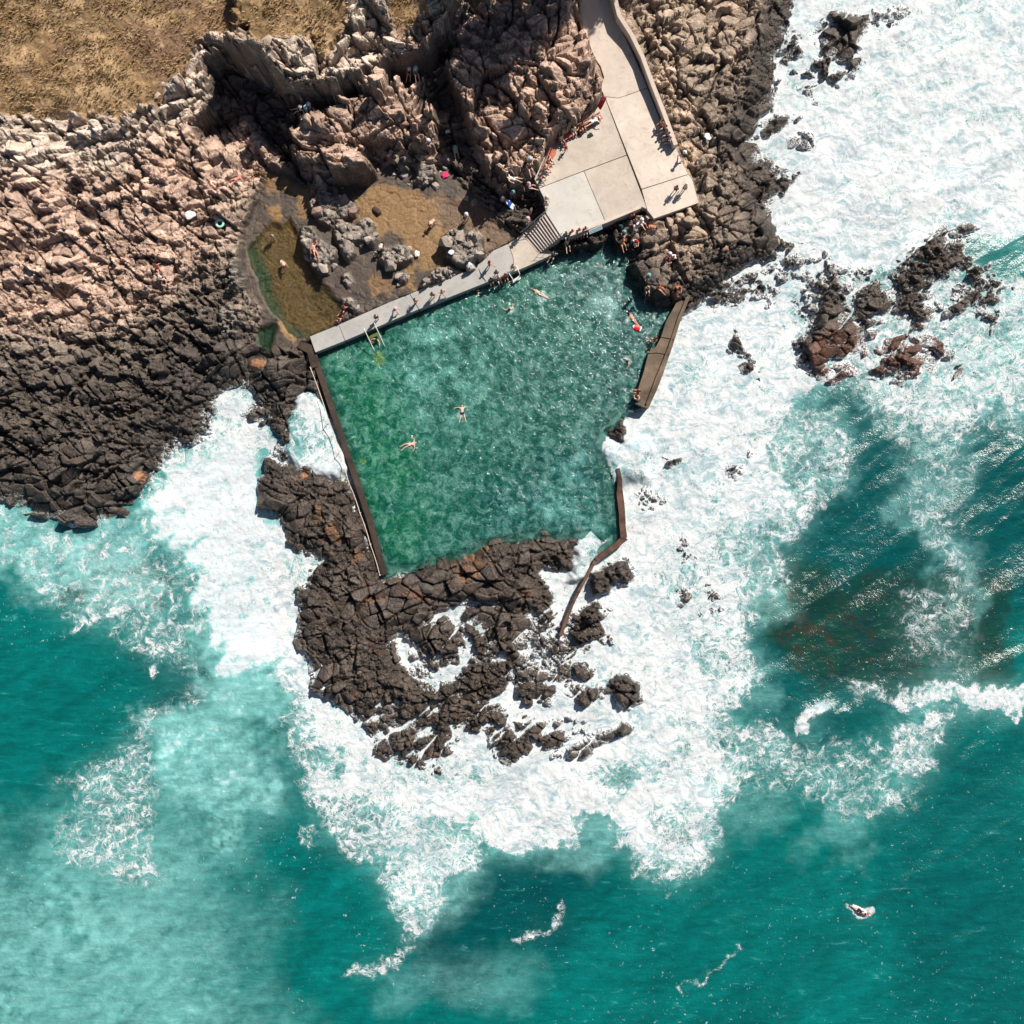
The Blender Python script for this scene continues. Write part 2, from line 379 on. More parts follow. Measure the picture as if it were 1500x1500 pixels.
    lowz = sstep(-10, 14, np.maximum(smp(sdmap([(545,1010),(640,1012),(700,1000),(760,1020),(880,1010),(880,1140),(560,1140),(530,1060)]), wx, wy), smp(sdmap([(650,880),(700,885),(830,870),(840,960),(760,1000),(690,985),(640,1010),(600,990),(570,930)]), wx, wy)))
    fz = fbm(mx * .45 + 20, my * .45, 3, 97)
    z = np.where(z > 0, z * (1 - lowz * (.12 + .42 * sstep(-.3, .4, fz))), z)
    cu = mx * .8 + my * .6; cv_ = -mx * .6 + my * .8
    vein = 1 - sstep(.02, .12, np.abs(fbm(cu * .16 + 7, cv_ * .5, 3, 98))); vein = np.maximum(vein, 1 - sstep(.01, .07, np.abs(fbm(cu * .5 + 3, cv_ * .3 + 9, 2, 99))))
    z = z - vein * lowz * .9
    rz = np.maximum(smp(sdmap([(655,888),(700,885),(748,892),(815,905),(842,900),(890,880),(905,900),(890,950),(845,965),(850,1000),(800,1010),(745,1005),(700,990),(655,1000),(625,1002),(600,985),(604,955),(640,985),(672,975),(684,945),(676,915)]), wx, wy),
        smp(sdmap([(1040,425),(1090,395),(1135,352),(1180,352),(1215,385),(1250,400),(1300,385),(1330,355),(1420,330),(1480,420),(1430,560),(1330,565),(1290,560),(1215,560),(1160,535),(1150,490),(1130,450),(1090,440),(1050,460)]), wx, wy))
    z = np.maximum(z, np.where(rz < 0, rz * .05, .30 * sstep(0, 16, rz) * (PX < 1000) + .06 * sstep(0, 16, rz) - .02)); wash = np.maximum(wash, rz)
    # pool basin
    ps = smp(M_POOL, wx2, wy2); psh = smp(M_POOL, PX, PY)
    z = np.where(ps > -14, np.minimum(z, .86 - ps * .16 * np.where(ps > 0, 1, .8)), z)
    z = np.maximum(z, -2.5 + 0 * z) * (1) if False else z
    z = polyblend(z, POOLROCKS, wx2, wy2, 2.1, 5); z = polyblend(z, POOLROCKS2, wx2, wy2, 2.6, 5)
    # made ground under the concrete
    pl = smp(sdmap(PLAT), PX, PY)
    zp = 3.25 + np.clip((150 - PY) / 150, 0, 5) * 1.7
    plm = sstep(-1.5, 1.5, pl); z = z + (zp - z) * plm
    wk = smp(sdmap(WALK), PX, PY); wkm = sstep(-1, 2, wk) * (1 - plm); z = z + (1.3 - z) * wkm
    built = np.maximum(plm, wkm)
    # jointed rock relief
    up = np.clip(sum(sstep(-8, 8, smp(sdmap(P), wx, wy)) for P in (MASSIF, T2, T1, UR)), 0, 1)
    gr = np.clip(sum(sstep(-6, 10, smp(sdmap(P[0]), wx, wy) + 16 * fbm(mx * .9, my * .9, 4, 23)) for P in GRASS), 0, 1)
    ws_ = sstep(-14, 14, smp(sdmap(WEST), wx, wy)); ea = sstep(-20, 20, smp(sdmap(EAST), wx, wy))
    saw = np.modf(my * .30 + mx * .10 + f * .9 + (c2 - .5) * .55 + (c3 - .5) * .25 + 200)[0]
    ledge = (1 - saw) * sstep(0, .06, saw)
    strat = 1 - np.abs(np.modf((my * .9 + mx * .35 + f * 1.2) * .5 + 100)[0] * 2 - 1)
    a1 = mix(.42, 1.0, up) * (1 - fl) ; a2 = mix(.75, .95, up) * mix(1, .10, fl); a3 = mix(.85, .45, up) * mix(1, .14, fl); a4 = mix(.9, .6, up) * mix(1, .2, fl)
    a1 = a1 * mix(1, .8, ws_); 
    d = b1 * a1 * (1.5 - .6 * pm) + b2 * a2 * (1.35 - .55 * pm) + b3 * a3 * (.14 + 1.0 * pm) + b4 * a4 * (.05 + .75 * pm) + f * mix(.3, .5, up) * (1 - fl)
    d = d + strat * .2 * np.maximum(ws_, up * .7) * (1 - fl) + ledge * .85 * np.clip(np.maximum(ws_, up * .8) + .3, 0, 1) * (1 - fl) * sstep(20, 60, land)
    d = d * (1 - .97 * gr) + gr * (.15 * fbm(mx * 1.2, my * 1.2, 3, 21))
    d = d * (1 - .0 * oc) + oc * ((b3 * .9 + b4 * .9) * .8 + .25)
    shallow = sstep(-10, 6, np.maximum(np.maximum(land, pen), rb))
    d = d + .18 * (1 - gr) * (1 - fl * .9)
    fr = 0
    for kk, (aa, s1, s2) in enumerate(((.55, .05, .24), (-.75, .06, .28))):
        uu = mx * math.cos(aa) + my * math.sin(aa); v_ = -mx * math.sin(aa) + my * math.cos(aa)
        fr = np.maximum(fr, 1 - sstep(.008, .035, np.abs(fbm(uu * s1 + 31 * kk, v_ * s2 + 5, 2, 140 + kk) + .05 * (c3 - .5))))
    d = d - fr * .7 * (1 - gr) * (1 - fl) * sstep(15, 50, land)
    amp = mix(.75, 1.0, sstep(0, 60, land)) * (1 + .7 * sstep(0, 10, wash) * (land < 12)) * (1 - built) * mix(.8, 1, shallow)
    amp = amp * (1 - .7 * sstep(0, 25, psh))
    z = z + d * amp
    # keep rock below what is built on it
    zone = dict(land=land, pen=pen, up=up, gr=gr, fl=fl, oc=oc, tide=tide, wash=wash, isle=isle, lowz=lowz, ps=ps, ws=ws_, ea=ea, c2=c2, c3=c3, c4=c4, built=built, f=f, pm=pm)
    return z, zone

stp = 1.4
gx = axis(-70, 1570, stp, 9000); gy_f = axis(-70, 1190, stp, 9000)
PX, PY = np.meshgrid(gx, gy_f)
TZ, ZN = terrain_height(PX, PY)
# smooth height used to place the survey grid on the ground
zc, _z = terrain_height(RX, RY)
ZS = blur(np.clip(zc, 0, 9), 7)
def to_world(px, py, zs):
    k = (1 - zs / CAMH) / PPM
    return (px - 750) * k, (750 - py) * k
zsf = smp(ZS, PX, PY)
XW, YW = to_world(PX, PY, zsf)
GI0 = np.searchsorted(gx, -60); GJ0 = np.searchsorted(gy_f, -60)
def ground(px, py, top=0):
    """terrain height under photo position (object standing there), solved for its own height"""
    z = 1.5
    for _ in range(6):
        x, y, _q = W(px, py, z)
        qx, qy = px, py
        for _ in range(4):
            zs = float(smp(ZS, np.array([qx]), np.array([qy]))[0]); k = (1 - zs / CAMH) / PPM
            qx = 750 + x / k; qy = 750 - y / k
        i = int(np.clip(round((qx - gx[GI0]) / stp) + GI0, 0, len(gx) - 1)); j = int(np.clip(round((qy - gy_f[GJ0]) / stp) + GJ0, 0, len(gy_f) - 1))
        z = .5 * z + .5 * float(TZ[j, i] if not top else np.percentile(TZ[j - top:j + top + 1, i - top:i + top + 1], 92))
    return z

# albedo
def colr(*c): return srgb(*c)
dry = sstep(-40, 30, smp(sdmap([(-2000,-2000),(905,-2000),(905,20),(890,150),(800,240),(790,300),(745,290),(690,255),(650,225),(560,235),(552,255),(500,268),(462,272),(420,250),(345,300),(335,350),(240,430),(172,470),(-2000,560)], 70), PX, PY))
pale = sstep(-25, 25, smp(sdmap([(-2000,-2000),(-2000,300),(172,250),(240,190),(330,160),(300,100),(340,90),(430,150),(520,130),(600,60),(690,20),(690,-2000)], 70), PX, PY))
mxx = (PX - 750) / PPM; myy = (750 - PY) / PPM
n1 = fbm(mxx * .25, myy * .25, 4, 31); n2 = fbm(mxx * 1.1, myy * 1.1, 4, 32)
sdl = np.maximum(ZN['land'], ZN['pen'] * .55)
wet = 1 - sstep(15, 120, sdl + n1 * 30 + n2 * 12)
wet = wet * (1 - .45 * ZN['ea'] * sstep(30, 60, sdl))
wet = np.where(ZN['land'] < ZN['pen'], np.maximum(wet, .85), wet)
def C3(c): return np.asarray(c)[None, None, :]
K = C3(colr(158, 141, 126)) * np.ones(PX.shape + (1,))
K = mix(K, C3(colr(194, 164, 145)), dry[..., None]); K = mix(K, C3(colr(216, 196, 178)), (pale * .85)[..., None])
K = mix(K, C3(colr(172, 152, 132)), (ZN['ea'] * (1 - wet) * .9)[..., None])
K = mix(K, C3(colr(194, 168, 146)), (ZN['ea'] * np.clip(n1 + .3, 0, 1) * (1 - wet))[..., None])
K = mix(K, C3(colr(64, 54, 47)), (np.clip(wet, 0, 1) * .93)[..., None])
K = K * (1 + .42 * (ZN['c2'] - .5) + .35 * (ZN['c3'] - .5))[..., None] * (1 + .35 * n2)[..., None]
dz = sstep(-55, 55, smp(sdmap([(-2000,560),(100,520),(240,470),(330,430),(352,470),(372,510),(450,530),(480,600),(400,700),(200,900),(-2000,1200)], 90), PX, PY) + n1 * 30 + n2 * 12)
K = mix(K, C3(colr(74, 66, 60)) * (1 + .5 * (ZN['c3'] - .5) + .3 * n2)[..., None], (dz * .85)[..., None])
# rust and weed on the wet rock
rust = sstep(.42, .7, fbm(mxx * .35 + 9, myy * .35, 3, 41) + .35 * n2) * sstep(0, 30, sdl) * wet
K = mix(K, C3(colr(112, 70, 42)), (rust * .8)[..., None])
for P in ([(470,770),(480,760),(500,785),(520,805),(532,818),(520,822),(495,800),(480,790)], [(462,735),(472,740),(470,765),(462,775)], [(660,820),(700,795),(740,790),(712,830),(690,860),(672,850)]):
    s = sstep(-6, 8, smp(sdmap(P), PX, PY) + n2 * 10); s = s * sstep(-.15, .35, n2 + fbm(mxx * 2.2, myy * 2.2, 3, 47)); K = mix(K, C3(colr(134, 94, 62)), (s * .7)[..., None])
# east reef rocks awash: red-brown weed
s = sstep(-10, 10, smp(sdmap([(1170,515),(1230,480),(1290,490),(1400,470),(1400,560),(1290,565),(1205,560)]), PX, PY) + n2 * 14)
K = mix(K, C3(colr(112, 66, 48)), (s * .7)[..., None])
s = (ZN['wash'] > 0); K = mix(K, K * .0 + C3(colr(82, 70, 60)), (s * .5 * (1 - sstep(.2, 1, ZN['c3'])))[..., None])
# flats: brown weed film and orange sand
fl = ZN['fl'] * (1 - ZN['oc'])
K = mix(K, C3(colr(72, 60, 50)) * (1 + .3 * n2)[..., None], (fl * .95)[..., None])
K = mix(K, C3(colr(146, 136, 126)) * (1 + .3 * n2)[..., None] * (1 + .3 * (ZN['c4'] - .5))[..., None], (ZN['oc'] * .95)[..., None])
def patch(P, c, amt=.85, soft=6, ns=22):
    global K
    s = sstep(-soft, soft, smp(sdmap(P), PX, PY) + n2 * ns + n1 * ns * .5) * (1 - ZN['oc']); K = mix(K, C3(c), (s * amt)[..., None])
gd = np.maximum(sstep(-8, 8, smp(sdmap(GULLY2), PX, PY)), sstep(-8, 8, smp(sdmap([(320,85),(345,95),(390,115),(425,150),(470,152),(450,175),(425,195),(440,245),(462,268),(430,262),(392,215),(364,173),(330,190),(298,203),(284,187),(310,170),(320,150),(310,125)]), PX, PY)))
K = mix(K, C3(colr(70, 62, 56)), (gd * .8)[..., None])  # gully floors coloured darker to deepen the cliff's shade there
ORG = colr(142, 108, 66)
patch([(535,275),(560,262),(600,270),(640,292),(642,318),(664,345),(642,388),(612,385),(606,430),(596,425),(603,382),(585,350),(558,338),(540,325),(524,308)], ORG)
patch([(645,290),(690,295),(735,330),(760,345),(722,368),(690,340),(660,338)], colr(112, 88, 66), .9)
patch([(372,245),(400,255),(430,268),(458,272),(458,290),(445,310),(425,292),(384,282)], ORG * .9, .75)
patch([(388,302),(412,303),(408,320),(388,322)], ORG * 1.1)
patch([(505,300),(525,290),(535,315),(520,325)], ORG * .8)
patch([(460,430),(480,440),(500,445),(520,455),(510,465),(490,470)], ORG, .8)
patch([(404,474),(412,470),(437,498),(430,505)], ORG * 1.1, .9, 3, 4)
patch([(534,405),(560,405),(560,430),(545,445)], ORG * .8, .8)
s = sstep(-3, 6, ZN['tide'] + n2 * 3)[..., None]
TC = mix(C3(colr(134, 108, 68)) * np.ones(PX.shape + (1,)), C3(colr(62, 92, 66)), sstep(-12, 14, smp(sdmap([(350,350),(372,340),(385,380),(398,405),(402,440),(425,475),(460,490),(430,510),(395,470),(370,420)]), PX, PY) + n2 * 12)[..., None])
TC = mix(TC, C3(colr(98, 82, 50)), sstep(-8, 10, smp(sdmap([(465,395),(500,440),(505,460),(470,470),(450,440)]), PX, PY) + n2 * 16)[..., None] * .6)
TC = mix(TC, C3(colr(22, 70, 44)), sstep(-3, 3, smp(sdmap([(360,465),(405,472),(412,485),(396,520),(370,515)]), PX, PY))[..., None])
K = mix(K, TC, s)
for c, r in (((377, 531), 10), ((445, 696), 8), ((203, 697), 9), ((436, 903), 7), ((640, 1110), 10)):
    dd = np.hypot(PX - c[0], (PY - c[1]) * 1.4) + n2 * 7 + 9 * fbm(mxx * 2.6, myy * 2.6, 3, 49)
    K = mix(K, C3(colr(186, 128, 88)), (1 - sstep(r - 4, r + 1, dd))[..., None] * .7)
# slab of bare pale rock beside the platform
patch([(996,208),(1022,214),(1024,258),(1006,255)], colr(196, 168, 142), .9, 3, 4)
patch([(985,330),(1030,305),(1046,320),(1040,355),(1012,375),(1000,360),(990,380),(975,360),(985,345)], colr(178, 156, 134), .9, 3, 8)
# grass
G = mix(C3(colr(142, 112, 76)) * np.ones(PX.shape + (1,)), C3(colr(184, 152, 114)), sstep(-.4, .5, n1 + n2 * .5)[..., None])
G = mix(G, C3(colr(112, 90, 58)), sstep(.25, .6, fbm(mxx * .5, myy * .9, 4, 51) + .35 * sstep(90, 30, PY))[..., None] * .85)
G = mix(G, C3(colr(120, 92, 72)), (sstep(.15, .5, fbm(mxx * .3 + 30, myy * .5, 4, 57) + .5 * sstep(140, 60, np.abs(PX - 260) + np.abs(PY - 60))) * .75)[..., None])
G = mix(G, C3(colr(206, 182, 150)), (sstep(.45, .7, fbm(mxx * .9 + 3, myy * .9, 4, 58)) * .6)[..., None])
K = mix(K, G, ZN['gr'][..., None])
lich = sstep(.5, .75, fbm(mxx * 1.6, myy * 1.6, 3, 52) + .3) * pale * (1 - ZN['gr'])
K = mix(K, C3(colr(214, 200, 184)), (lich * .6)[..., None])
K = np.clip(K, 0.005, .85)
wetf = np.clip(np.maximum(wet * (1 - ZN['gr']), fl * .7), 0, 1)
keep = (TZ > -1.1)
surf = sstep(-4, 8, np.maximum(np.maximum(ZN['wash'], ZN['isle']), 0)) * 1.0 + (1 - sstep(6, 26, sdl)) * sstep(300, 340, PX + PY * .3) 
surf = np.clip(np.maximum(surf, ZN['lowz']), 0, 1) * (smp(M_POOL, PX, PY) < -3)

T = NT('rock_ground')
c = T.attr('albedo', True); wt = T.attr('wetness')
na = T.noise(3.2, 4, .65); nb = T.noise(14, 3, .7)
wpn = T.noise(1.1, 3, .6); wps = T.n('ShaderNodeVectorMath', operation='SCALE', inp={0: wpn.outputs['Color']}); wps.inputs['Scale'].default_value = .9
wpv = T.n('ShaderNodeVectorMath', operation='ADD', inp={0: T.pos(), 1: wps.outputs[0]}).outputs[0]
def crackv(sc, w_):
    e = T.n('ShaderNodeTexVoronoi', feature='DISTANCE_TO_EDGE', inp={'Vector': wpv, 'Scale': sc}); return T.ramp(e.outputs['Distance'], 0, w_)
def cellv(sc):
    e = T.n('ShaderNodeTexVoronoi', feature='F1', inp={'Vector': wpv, 'Scale': sc}); s_ = T.n('ShaderNodeSeparateColor', inp={0: e.outputs['Color']}); return s_.outputs[0]
rk = T.attr('rocky')
ck = T.math('ADD', T.math('MULTIPLY', crackv(1.15, .10), 1.0), T.math('MULTIPLY', crackv(2.9, .12), .55)); cv = T.math('ADD', cellv(1.15), cellv(2.9))
f = T.ramp(na.outputs[0], .25, .75, .62, 1.36, False); f2 = T.ramp(nb.outputs[0], .3, .7, .72, 1.28, False)
ff = T.math('MULTIPLY', T.math('MULTIPLY', f, f2), T.ramp(T.math('MULTIPLY', T.math('SUBTRACT', cv, 1.0), rk), -1, 1, .5, 1.5, False))
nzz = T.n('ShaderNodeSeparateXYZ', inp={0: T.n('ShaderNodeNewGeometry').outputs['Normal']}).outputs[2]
ff = T.math('MULTIPLY', ff, T.ramp(nzz, .1, .6, .4, 1.0))   # steep faces darkened in the colour to stand for their shade
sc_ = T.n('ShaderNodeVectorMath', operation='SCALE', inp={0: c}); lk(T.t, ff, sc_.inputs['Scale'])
hh = T.math('ADD', T.math('ADD', T.math('MULTIPLY', na.outputs[0], .8), T.math('MULTIPLY', nb.outputs[0], .35)), T.math('MULTIPLY', T.math('MULTIPLY', ck, rk), .9))
smap = T.n('ShaderNodeMapping', inp={'Vector': T.pos(), 'Scale': (.35, .35, 3.2)}); stz = T.noise(1.0, 4, .7, .3, vec=smap.outputs[0])
hh = T.math('ADD', hh, T.math('MULTIPLY', stz.outputs[0], T.ramp(T.n('ShaderNodeSeparateXYZ', inp={0: T.n('ShaderNodeNewGeometry').outputs['Normal']}).outputs[2], .3, .75, 2.6, 0)))
ro = T.ramp(wt, 0, 1, .9, .42, False)
gz = T.n('ShaderNodeSeparateXYZ', inp={0: T.pos()}).outputs[2]
fn = T.noise(1.6, 6, .68, 1.2); fn2 = T.noise(5, 4, .7, .8)
fd = T.math('SUBTRACT', 1.0, T.math('MULTIPLY', T.math('ABSOLUTE', T.math('SUBTRACT', fn.outputs[0], .5)), 6.5), clamp=True)
fv = T.math('ADD', T.math('ADD', fd, T.math('MULTIPLY', fn2.outputs[0], .5)), T.math('MULTIPLY', gz, -.85))
fm = T.math('MULTIPLY', T.ramp(fv, .62, .82), T.attr('surf'))
cfoam = T.mixc(fm, sc_.outputs[0], (.76, .79, .80)); ro = T.math('MAXIMUM', ro, T.math('MULTIPLY', fm, .8))
T.done(cfoam, ro, T.bump(hh, .75, .14))
rock_mat = T.m
XWt, YWt = XW, YW
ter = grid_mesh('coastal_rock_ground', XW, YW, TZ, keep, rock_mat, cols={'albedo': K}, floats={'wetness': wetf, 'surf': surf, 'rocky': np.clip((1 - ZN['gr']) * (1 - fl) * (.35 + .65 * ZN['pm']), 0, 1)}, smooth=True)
tag(ter, 'jointed brown coastal rock shelf and headland around the sea pool', kind='structure')
print('terrain', len(ter.data.vertices), round(time.time() - T0, 1))
# ------------------------------------------------------------------ sea
sgx = axis(-60, 1560, 1.9, 60000, 1.14); sgy = axis(-60, 1560, 1.9, 60000, 1.14)
SX, SY = np.meshgrid(sgx, sgy)
smx = (SX - 750) / PPM; smy = (750 - SY) / PPM
w1 = fbm(smx * .17, smy * .17, 5, 61, .6); w2 = fbm(smx * .17 + 40, smy * .17, 5, 62, .6)
v1 = fbm(smx * 1.1, smy * 1.1, 3, 63); v2 = fbm(smx * 1.1 + 30, smy * 1.1, 3, 64)
WX = SX + w1 * 38 + v1 * 10; WY = SY + w2 * 38 + v2 * 10
WXs = SX + w1 * 8 + v1 * 6; WYs = SY + w2 * 8 + v2 * 6
def area(P, soft, warp=True, margin=None):
    m = sdmap(P, margin or max(70, soft * 1.5))
    return sstep(-soft, soft, smp(m, WX if warp else WXs, WY if warp else WYs))
FOAM = np.zeros(SX.shape)
def foam(P, v, soft=12, warp=True):
    global FOAM
    FOAM = np.maximum(FOAM, v * area(P, soft, warp))
def thin(P, v, soft=14):
    global FOAM
    a = area(P, soft); FOAM = FOAM * (1 - a) + np.minimum(FOAM, v) * a
# main body of white water, round the eastern and southern rocks
foam([(1100,-400),(1900,-400),(1900,330),(1400,350),(1330,395),(1200,400),(1165,430),(1165,520),(1200,560),(1160,580),(1150,625),(1130,655),(1145,690),(1155,735),(1130,765),(1080,752),(1052,775),(1052,817),(1075,857),(1084,890),(1074,930),(1070,965),(1055,1000),(1042,1040),(1037,1083),(1062,1120),(1050,1175),(1025,1215),(1020,1262),(960,1270),(905,1225),(873,1205),(850,1200),(839,1232),(800,1250),(750,1235),(700,1222),(640,1195),(585,1205),(560,1180),(500,1155),(455,1145),(440,1110),(437,1057),(423,1017),(390,980),(380,940),(400,700),(860,600),(1000,440),(1130,300)], 1.0, 12)
# lace along its outer edge
foam([(1150,560),(1240,570),(1290,610),(1340,640),(1900,600),(1900,400),(1160,400)], .62, 20)
foam([(1060,740),(1150,700),(1190,730),(1170,790),(1120,800),(1100,850),(1130,870),(1090,900),(1085,950),(1110,990),(1070,1040),(1060,1080),(1100,1110),(1060,1190),(1030,1280),(930,1290),(930,1200)], .62, 16)
foam([(1040,1060),(1110,1060),(1180,1090),(1190,1130),(1130,1145),(1060,1130)], .52, 18)
foam([(430,1020),(400,1060),(420,1110),(450,1160),(500,1230),(560,1260),(700,1235),(700,1150)], .58, 16)
foam([(560,1180),(700,1210),(720,1255),(680,1290),(650,1300),(640,1370),(590,1385),(575,1340),(555,1300),(560,1240)], .66, 14)
foam([(590,1380),(560,1400),(520,1420),(512,1440),(545,1440),(590,1405)], .52, 8)
foam([(1150,600),(1230,610),(1255,670),(1245,720),(1200,745),(1150,740),(1130,680)], .50, 14)
foam([(1230,560),(1340,570),(1420,640),(1420,900),(1370,900),(1325,700),(1290,640)], .32, 34)
foam([(1310,870),(1420,820),(1420,1000),(1325,960)], .30, 20)
foam([(1040,770),(1120,780),(1170,830),(1175,860),(1140,875),(1100,860),(1080,850)], .50, 12)
# breaking crests in the south-east
foam([(1165,1052),(1185,1035),(1215,1026),(1226,1032),(1205,1040),(1188,1052),(1178,1072),(1165,1075)], .95, 5, False)
foam([(1090,1065),(1125,1055),(1160,1075),(1165,1088),(1130,1086)], .6, 8)
foam([(1310,1015),(1345,1000),(1500,1005),(1500,1045),(1330,1030)], .9, 7)
foam([(1215,1000),(1310,1000),(1320,1025),(1240,1020)], .50, 9)
foam([(1310,1080),(1335,1050),(1400,1040),(1380,1120),(1330,1140),(1300,1130)], .58, 9)
foam([(1090,1090),(1330,1080),(1340,1180),(1240,1200),(1090,1160)], .36, 25)
# western cove plume
foam([(190,775),(205,765),(216,712),(250,655),(300,632),(300,600),(325,560),(370,560),(372,592),(392,604),(392,622),(404,645),(395,672),(388,695),(376,712),(382,748),(408,760),(420,800),(438,818),(447,845),(434,862),(432,900),(426,935),(432,955),(400,945),(385,935),(355,920),(330,920),(305,930),(288,905),(296,860),(292,815),(262,785),(235,780)], .64, 26)
foam([(-200,700),(0,735),(100,762),(180,765),(205,765),(260,790),(300,830),(290,930),(300,1000),(200,960),(100,900)], .38, 26)
foam([(160,905),(175,880),(200,885),(210,897),(190,900),(170,915),(100,925)], .75, 6)
foam([(380,920),(432,940),(470,1015),(500,1050),(480,1080),(430,1050),(395,1010),(365,960)], .78, 10)
foam([(455,972),(470,1000),(520,1045),(555,1090),(570,1120),(530,1140),(480,1090),(435,1010)], 1.0, 9)
foam([(170,1090),(205,1040),(240,1030),(300,1005),(320,1010),(280,1045),(230,1060),(215,1120),(250,1150),(225,1180),(225,1220),(200,1260),(140,1230),(100,1150)], .44, 26)
foam([(100,1200),(180,1180),(230,1200),(235,1250),(240,1285),(200,1290),(100,1260)], .46, 26)
foam([(440,1190),(460,1200),(478,1230),(470,1245),(455,1220)], .5, 6)
foam([(745,1375),(790,1360),(830,1340),(830,1352),(795,1372),(755,1382)], .55, 6)
foam([(217,975),(226,970),(228,985),(222,998),(216,990)], .75, 3, False)
foam([(1000,1445),(1080,1400),(1090,1404),(1010,1450),(1003,1475)], .45, 5)
foam([(1243,1322),(1254,1322),(1262,1331),(1280,1328),(1282,1340),(1272,1350),(1258,1347),(1248,1336)], .72, 3, False)
# foam over the pool's western wall and in the channels
foam([(430,585),(447,577),(462,580),(478,604),(497,627),(508,675),(504,700),(485,704),(440,690),(400,680),(390,640),(400,640),(425,650)], .97, 5, False)
foam([(560,920),(600,900),(660,880),(840,760),(900,780),(900,1000),(700,1100),(560,1010)], 1.0, 8, False)
foam([(1090,150),(1150,100),(1180,250),(1160,340),(1120,330)], .95, 6, False)
foam([(540,1000),(700,990),(760,1140),(640,1140),(560,1080)], 1.0, 8, False)
foam([(306,575),(325,560),(362,556),(395,590),(400,645),(380,670),(300,665),(300,630),(312,605)], .85, 6, False)
# holes where water shows between
thin([(430,1090),(490,1100),(505,1120),(485,1130),(440,1120)], .3)
thin([(1040,480),(1010,520),(1000,540),(1020,545),(1045,510)], .72)
thin([(1125,600),(1145,590),(1150,620),(1130,640),(1090,650),(1080,635),(1110,625)], .70, 8)
thin([(1055,770),(1075,720),(1045,700),(1030,720)], .74, 10)
thin([(1010,920),(1040,925),(1060,955),(1045,990),(1015,990)], .62, 10)
thin([(870,1140),(905,1120),(935,1132),(925,1145),(900,1170),(880,1165)], .52, 7)
thin([(880,1110),(905,1100),(925,1105),(915,1120),(890,1125)], .64, 7)
thin([(500,1150),(560,1160),(600,1190),(590,1210),(540,1220),(500,1200)], .55, 12)
thin([(960,1190),(1020,1180),(1030,1240),(980,1260),(940,1230)], .62, 14)
thin([(830,1225),(870,1200),(885,1215),(860,1245)], .4, 10)
thin([(330,945),(385,930),(400,1000),(330,1010)], .45, 12)
thin([(346,600),(362,600),(368,635),(350,650),(338,630)], .74, 6)
thin([(425,600),(440,590),(452,600),(470,625),(480,660),(440,672),(418,660)], .72, 6)
thin([(950,655),(1010,655),(1060,690),(1035,720),(1000,720),(930,760),(930,715)], .82, 10)
thin([(960,780),(1070,780),(1075,925),(1000,925),(975,860)], .78, 14)
sub = np.zeros(SX.shape)
MILK = np.zeros(SX.shape)
WXm = SX + w1 * 95 + v1 * 14; WYm = SY + w2 * 95 + v2 * 14
def milk(P, v, soft=45):
    global MILK
    a = sstep(-soft, soft, smp(sdmap(P, max(70, soft * 1.5)), WX if soft < 26 else WXm, WY if soft < 26 else WYm)); MILK = np.maximum(MILK, v * a)
milk([(212,745),(250,690),(330,650),(395,672),(378,700),(385,750),(410,800),(415,900),(400,990),(320,990),(300,850),(250,800),(215,790)], 1.5, 25)
milk([(-300,760),(60,760),(205,765),(260,900),(170,900),(60,860),(-300,850)], .6, 30)
milk([(280,900),(430,900),(430,1000),(400,1060),(300,1080)], .75, 40)
milk([(200,1070),(330,1050),(400,1100),(380,1190),(320,1230),(280,1180),(220,1130)], .72, 30)
milk([(-400,1240),(240,1230),(330,1290),(350,1400),(420,1600),(-400,1600)], .46, 110)
milk([(280,1100),(400,1120),(330,1300),(220,1400),(100,1300)], .42, 90)
milk([(570,1190),(720,1220),(690,1320),(620,1380),(570,1300)], .55, 25)
milk([(1050,1140),(1120,1130),(1150,1200),(1080,1230),(1040,1210)], .22, 25)
milk([(1180,1090),(1280,1130),(1290,1250),(1200,1240),(1180,1150)], .22, 30)
milk([(1150,600),(1250,610),(1250,730),(1130,740)], .4, 20)
milk([(1040,440),(1160,400),(1230,560),(1150,700),(1160,900),(1090,900),(1060,1100),(1040,1260),(560,1230),(440,1130),(430,1000),(900,700)], .38, 25)
milk([(1085,920),(1120,960),(1130,1040),(1080,1040)], .25, 15)
milk([(1300,560),(1420,600),(1420,900),(1330,800)], .3, 30)
milk([(560,1420),(700,1395),(800,1410),(760,1475),(560,1475)], .2, 25)
milk([(840,1190),(885,1200),(900,1260),(850,1290),(790,1275)], .35, 18)
milk(LAND_N, .0, 10)
FB = blur(FOAM, 7); MILK = np.maximum(MILK, .52 * sstep(.05, .95, FB)); FB2 = blur(FOAM, 14); MILK = np.maximum(MILK, .30 * sstep(.02, .6, FB2))
# water colour by depth and bottom
dark = np.zeros(SX.shape)
def deep(P, v, soft=40):
    global dark
    dark = np.maximum(dark, v * area(P, soft))
deep([(900,600),(1000,430),(1160,200),(1400,0),(1500,300),(1240,600),(1120,800),(1080,1000),(1000,1250),(700,1200),(480,1120),(560,1000),(860,1000)], .8, 30)
deep([(600,1290),(730,1240),(880,1230),(890,1280),(820,1400),(740,1400),(660,1460),(600,1420)], .95, 40)
deep([(1060,900),(1130,860),(1340,820),(1400,1010),(1230,1100),(1100,1060)], .7, 40)
deep([(1130,600),(1250,570),(1420,600),(1600,700),(1600,900),(1340,850),(1100,880),(1090,800)], .85, 30)
deep([(190,960),(300,940),(310,1010),(230,1050)], .55, 25)
deep([(470,1120),(560,1190),(600,1300),(560,1260),(480,1200)], .7, 20)
deep([(1320,1060),(1500,1060),(1500,1600),(1310,1500)], .4, 40)
deep([(870,1090),(930,1090),(930,1170),(870,1170)], .6, 15)
deep([(1185,1045),(1225,1035),(1215,1060),(1190,1100),(1175,1095)], .6, 8)
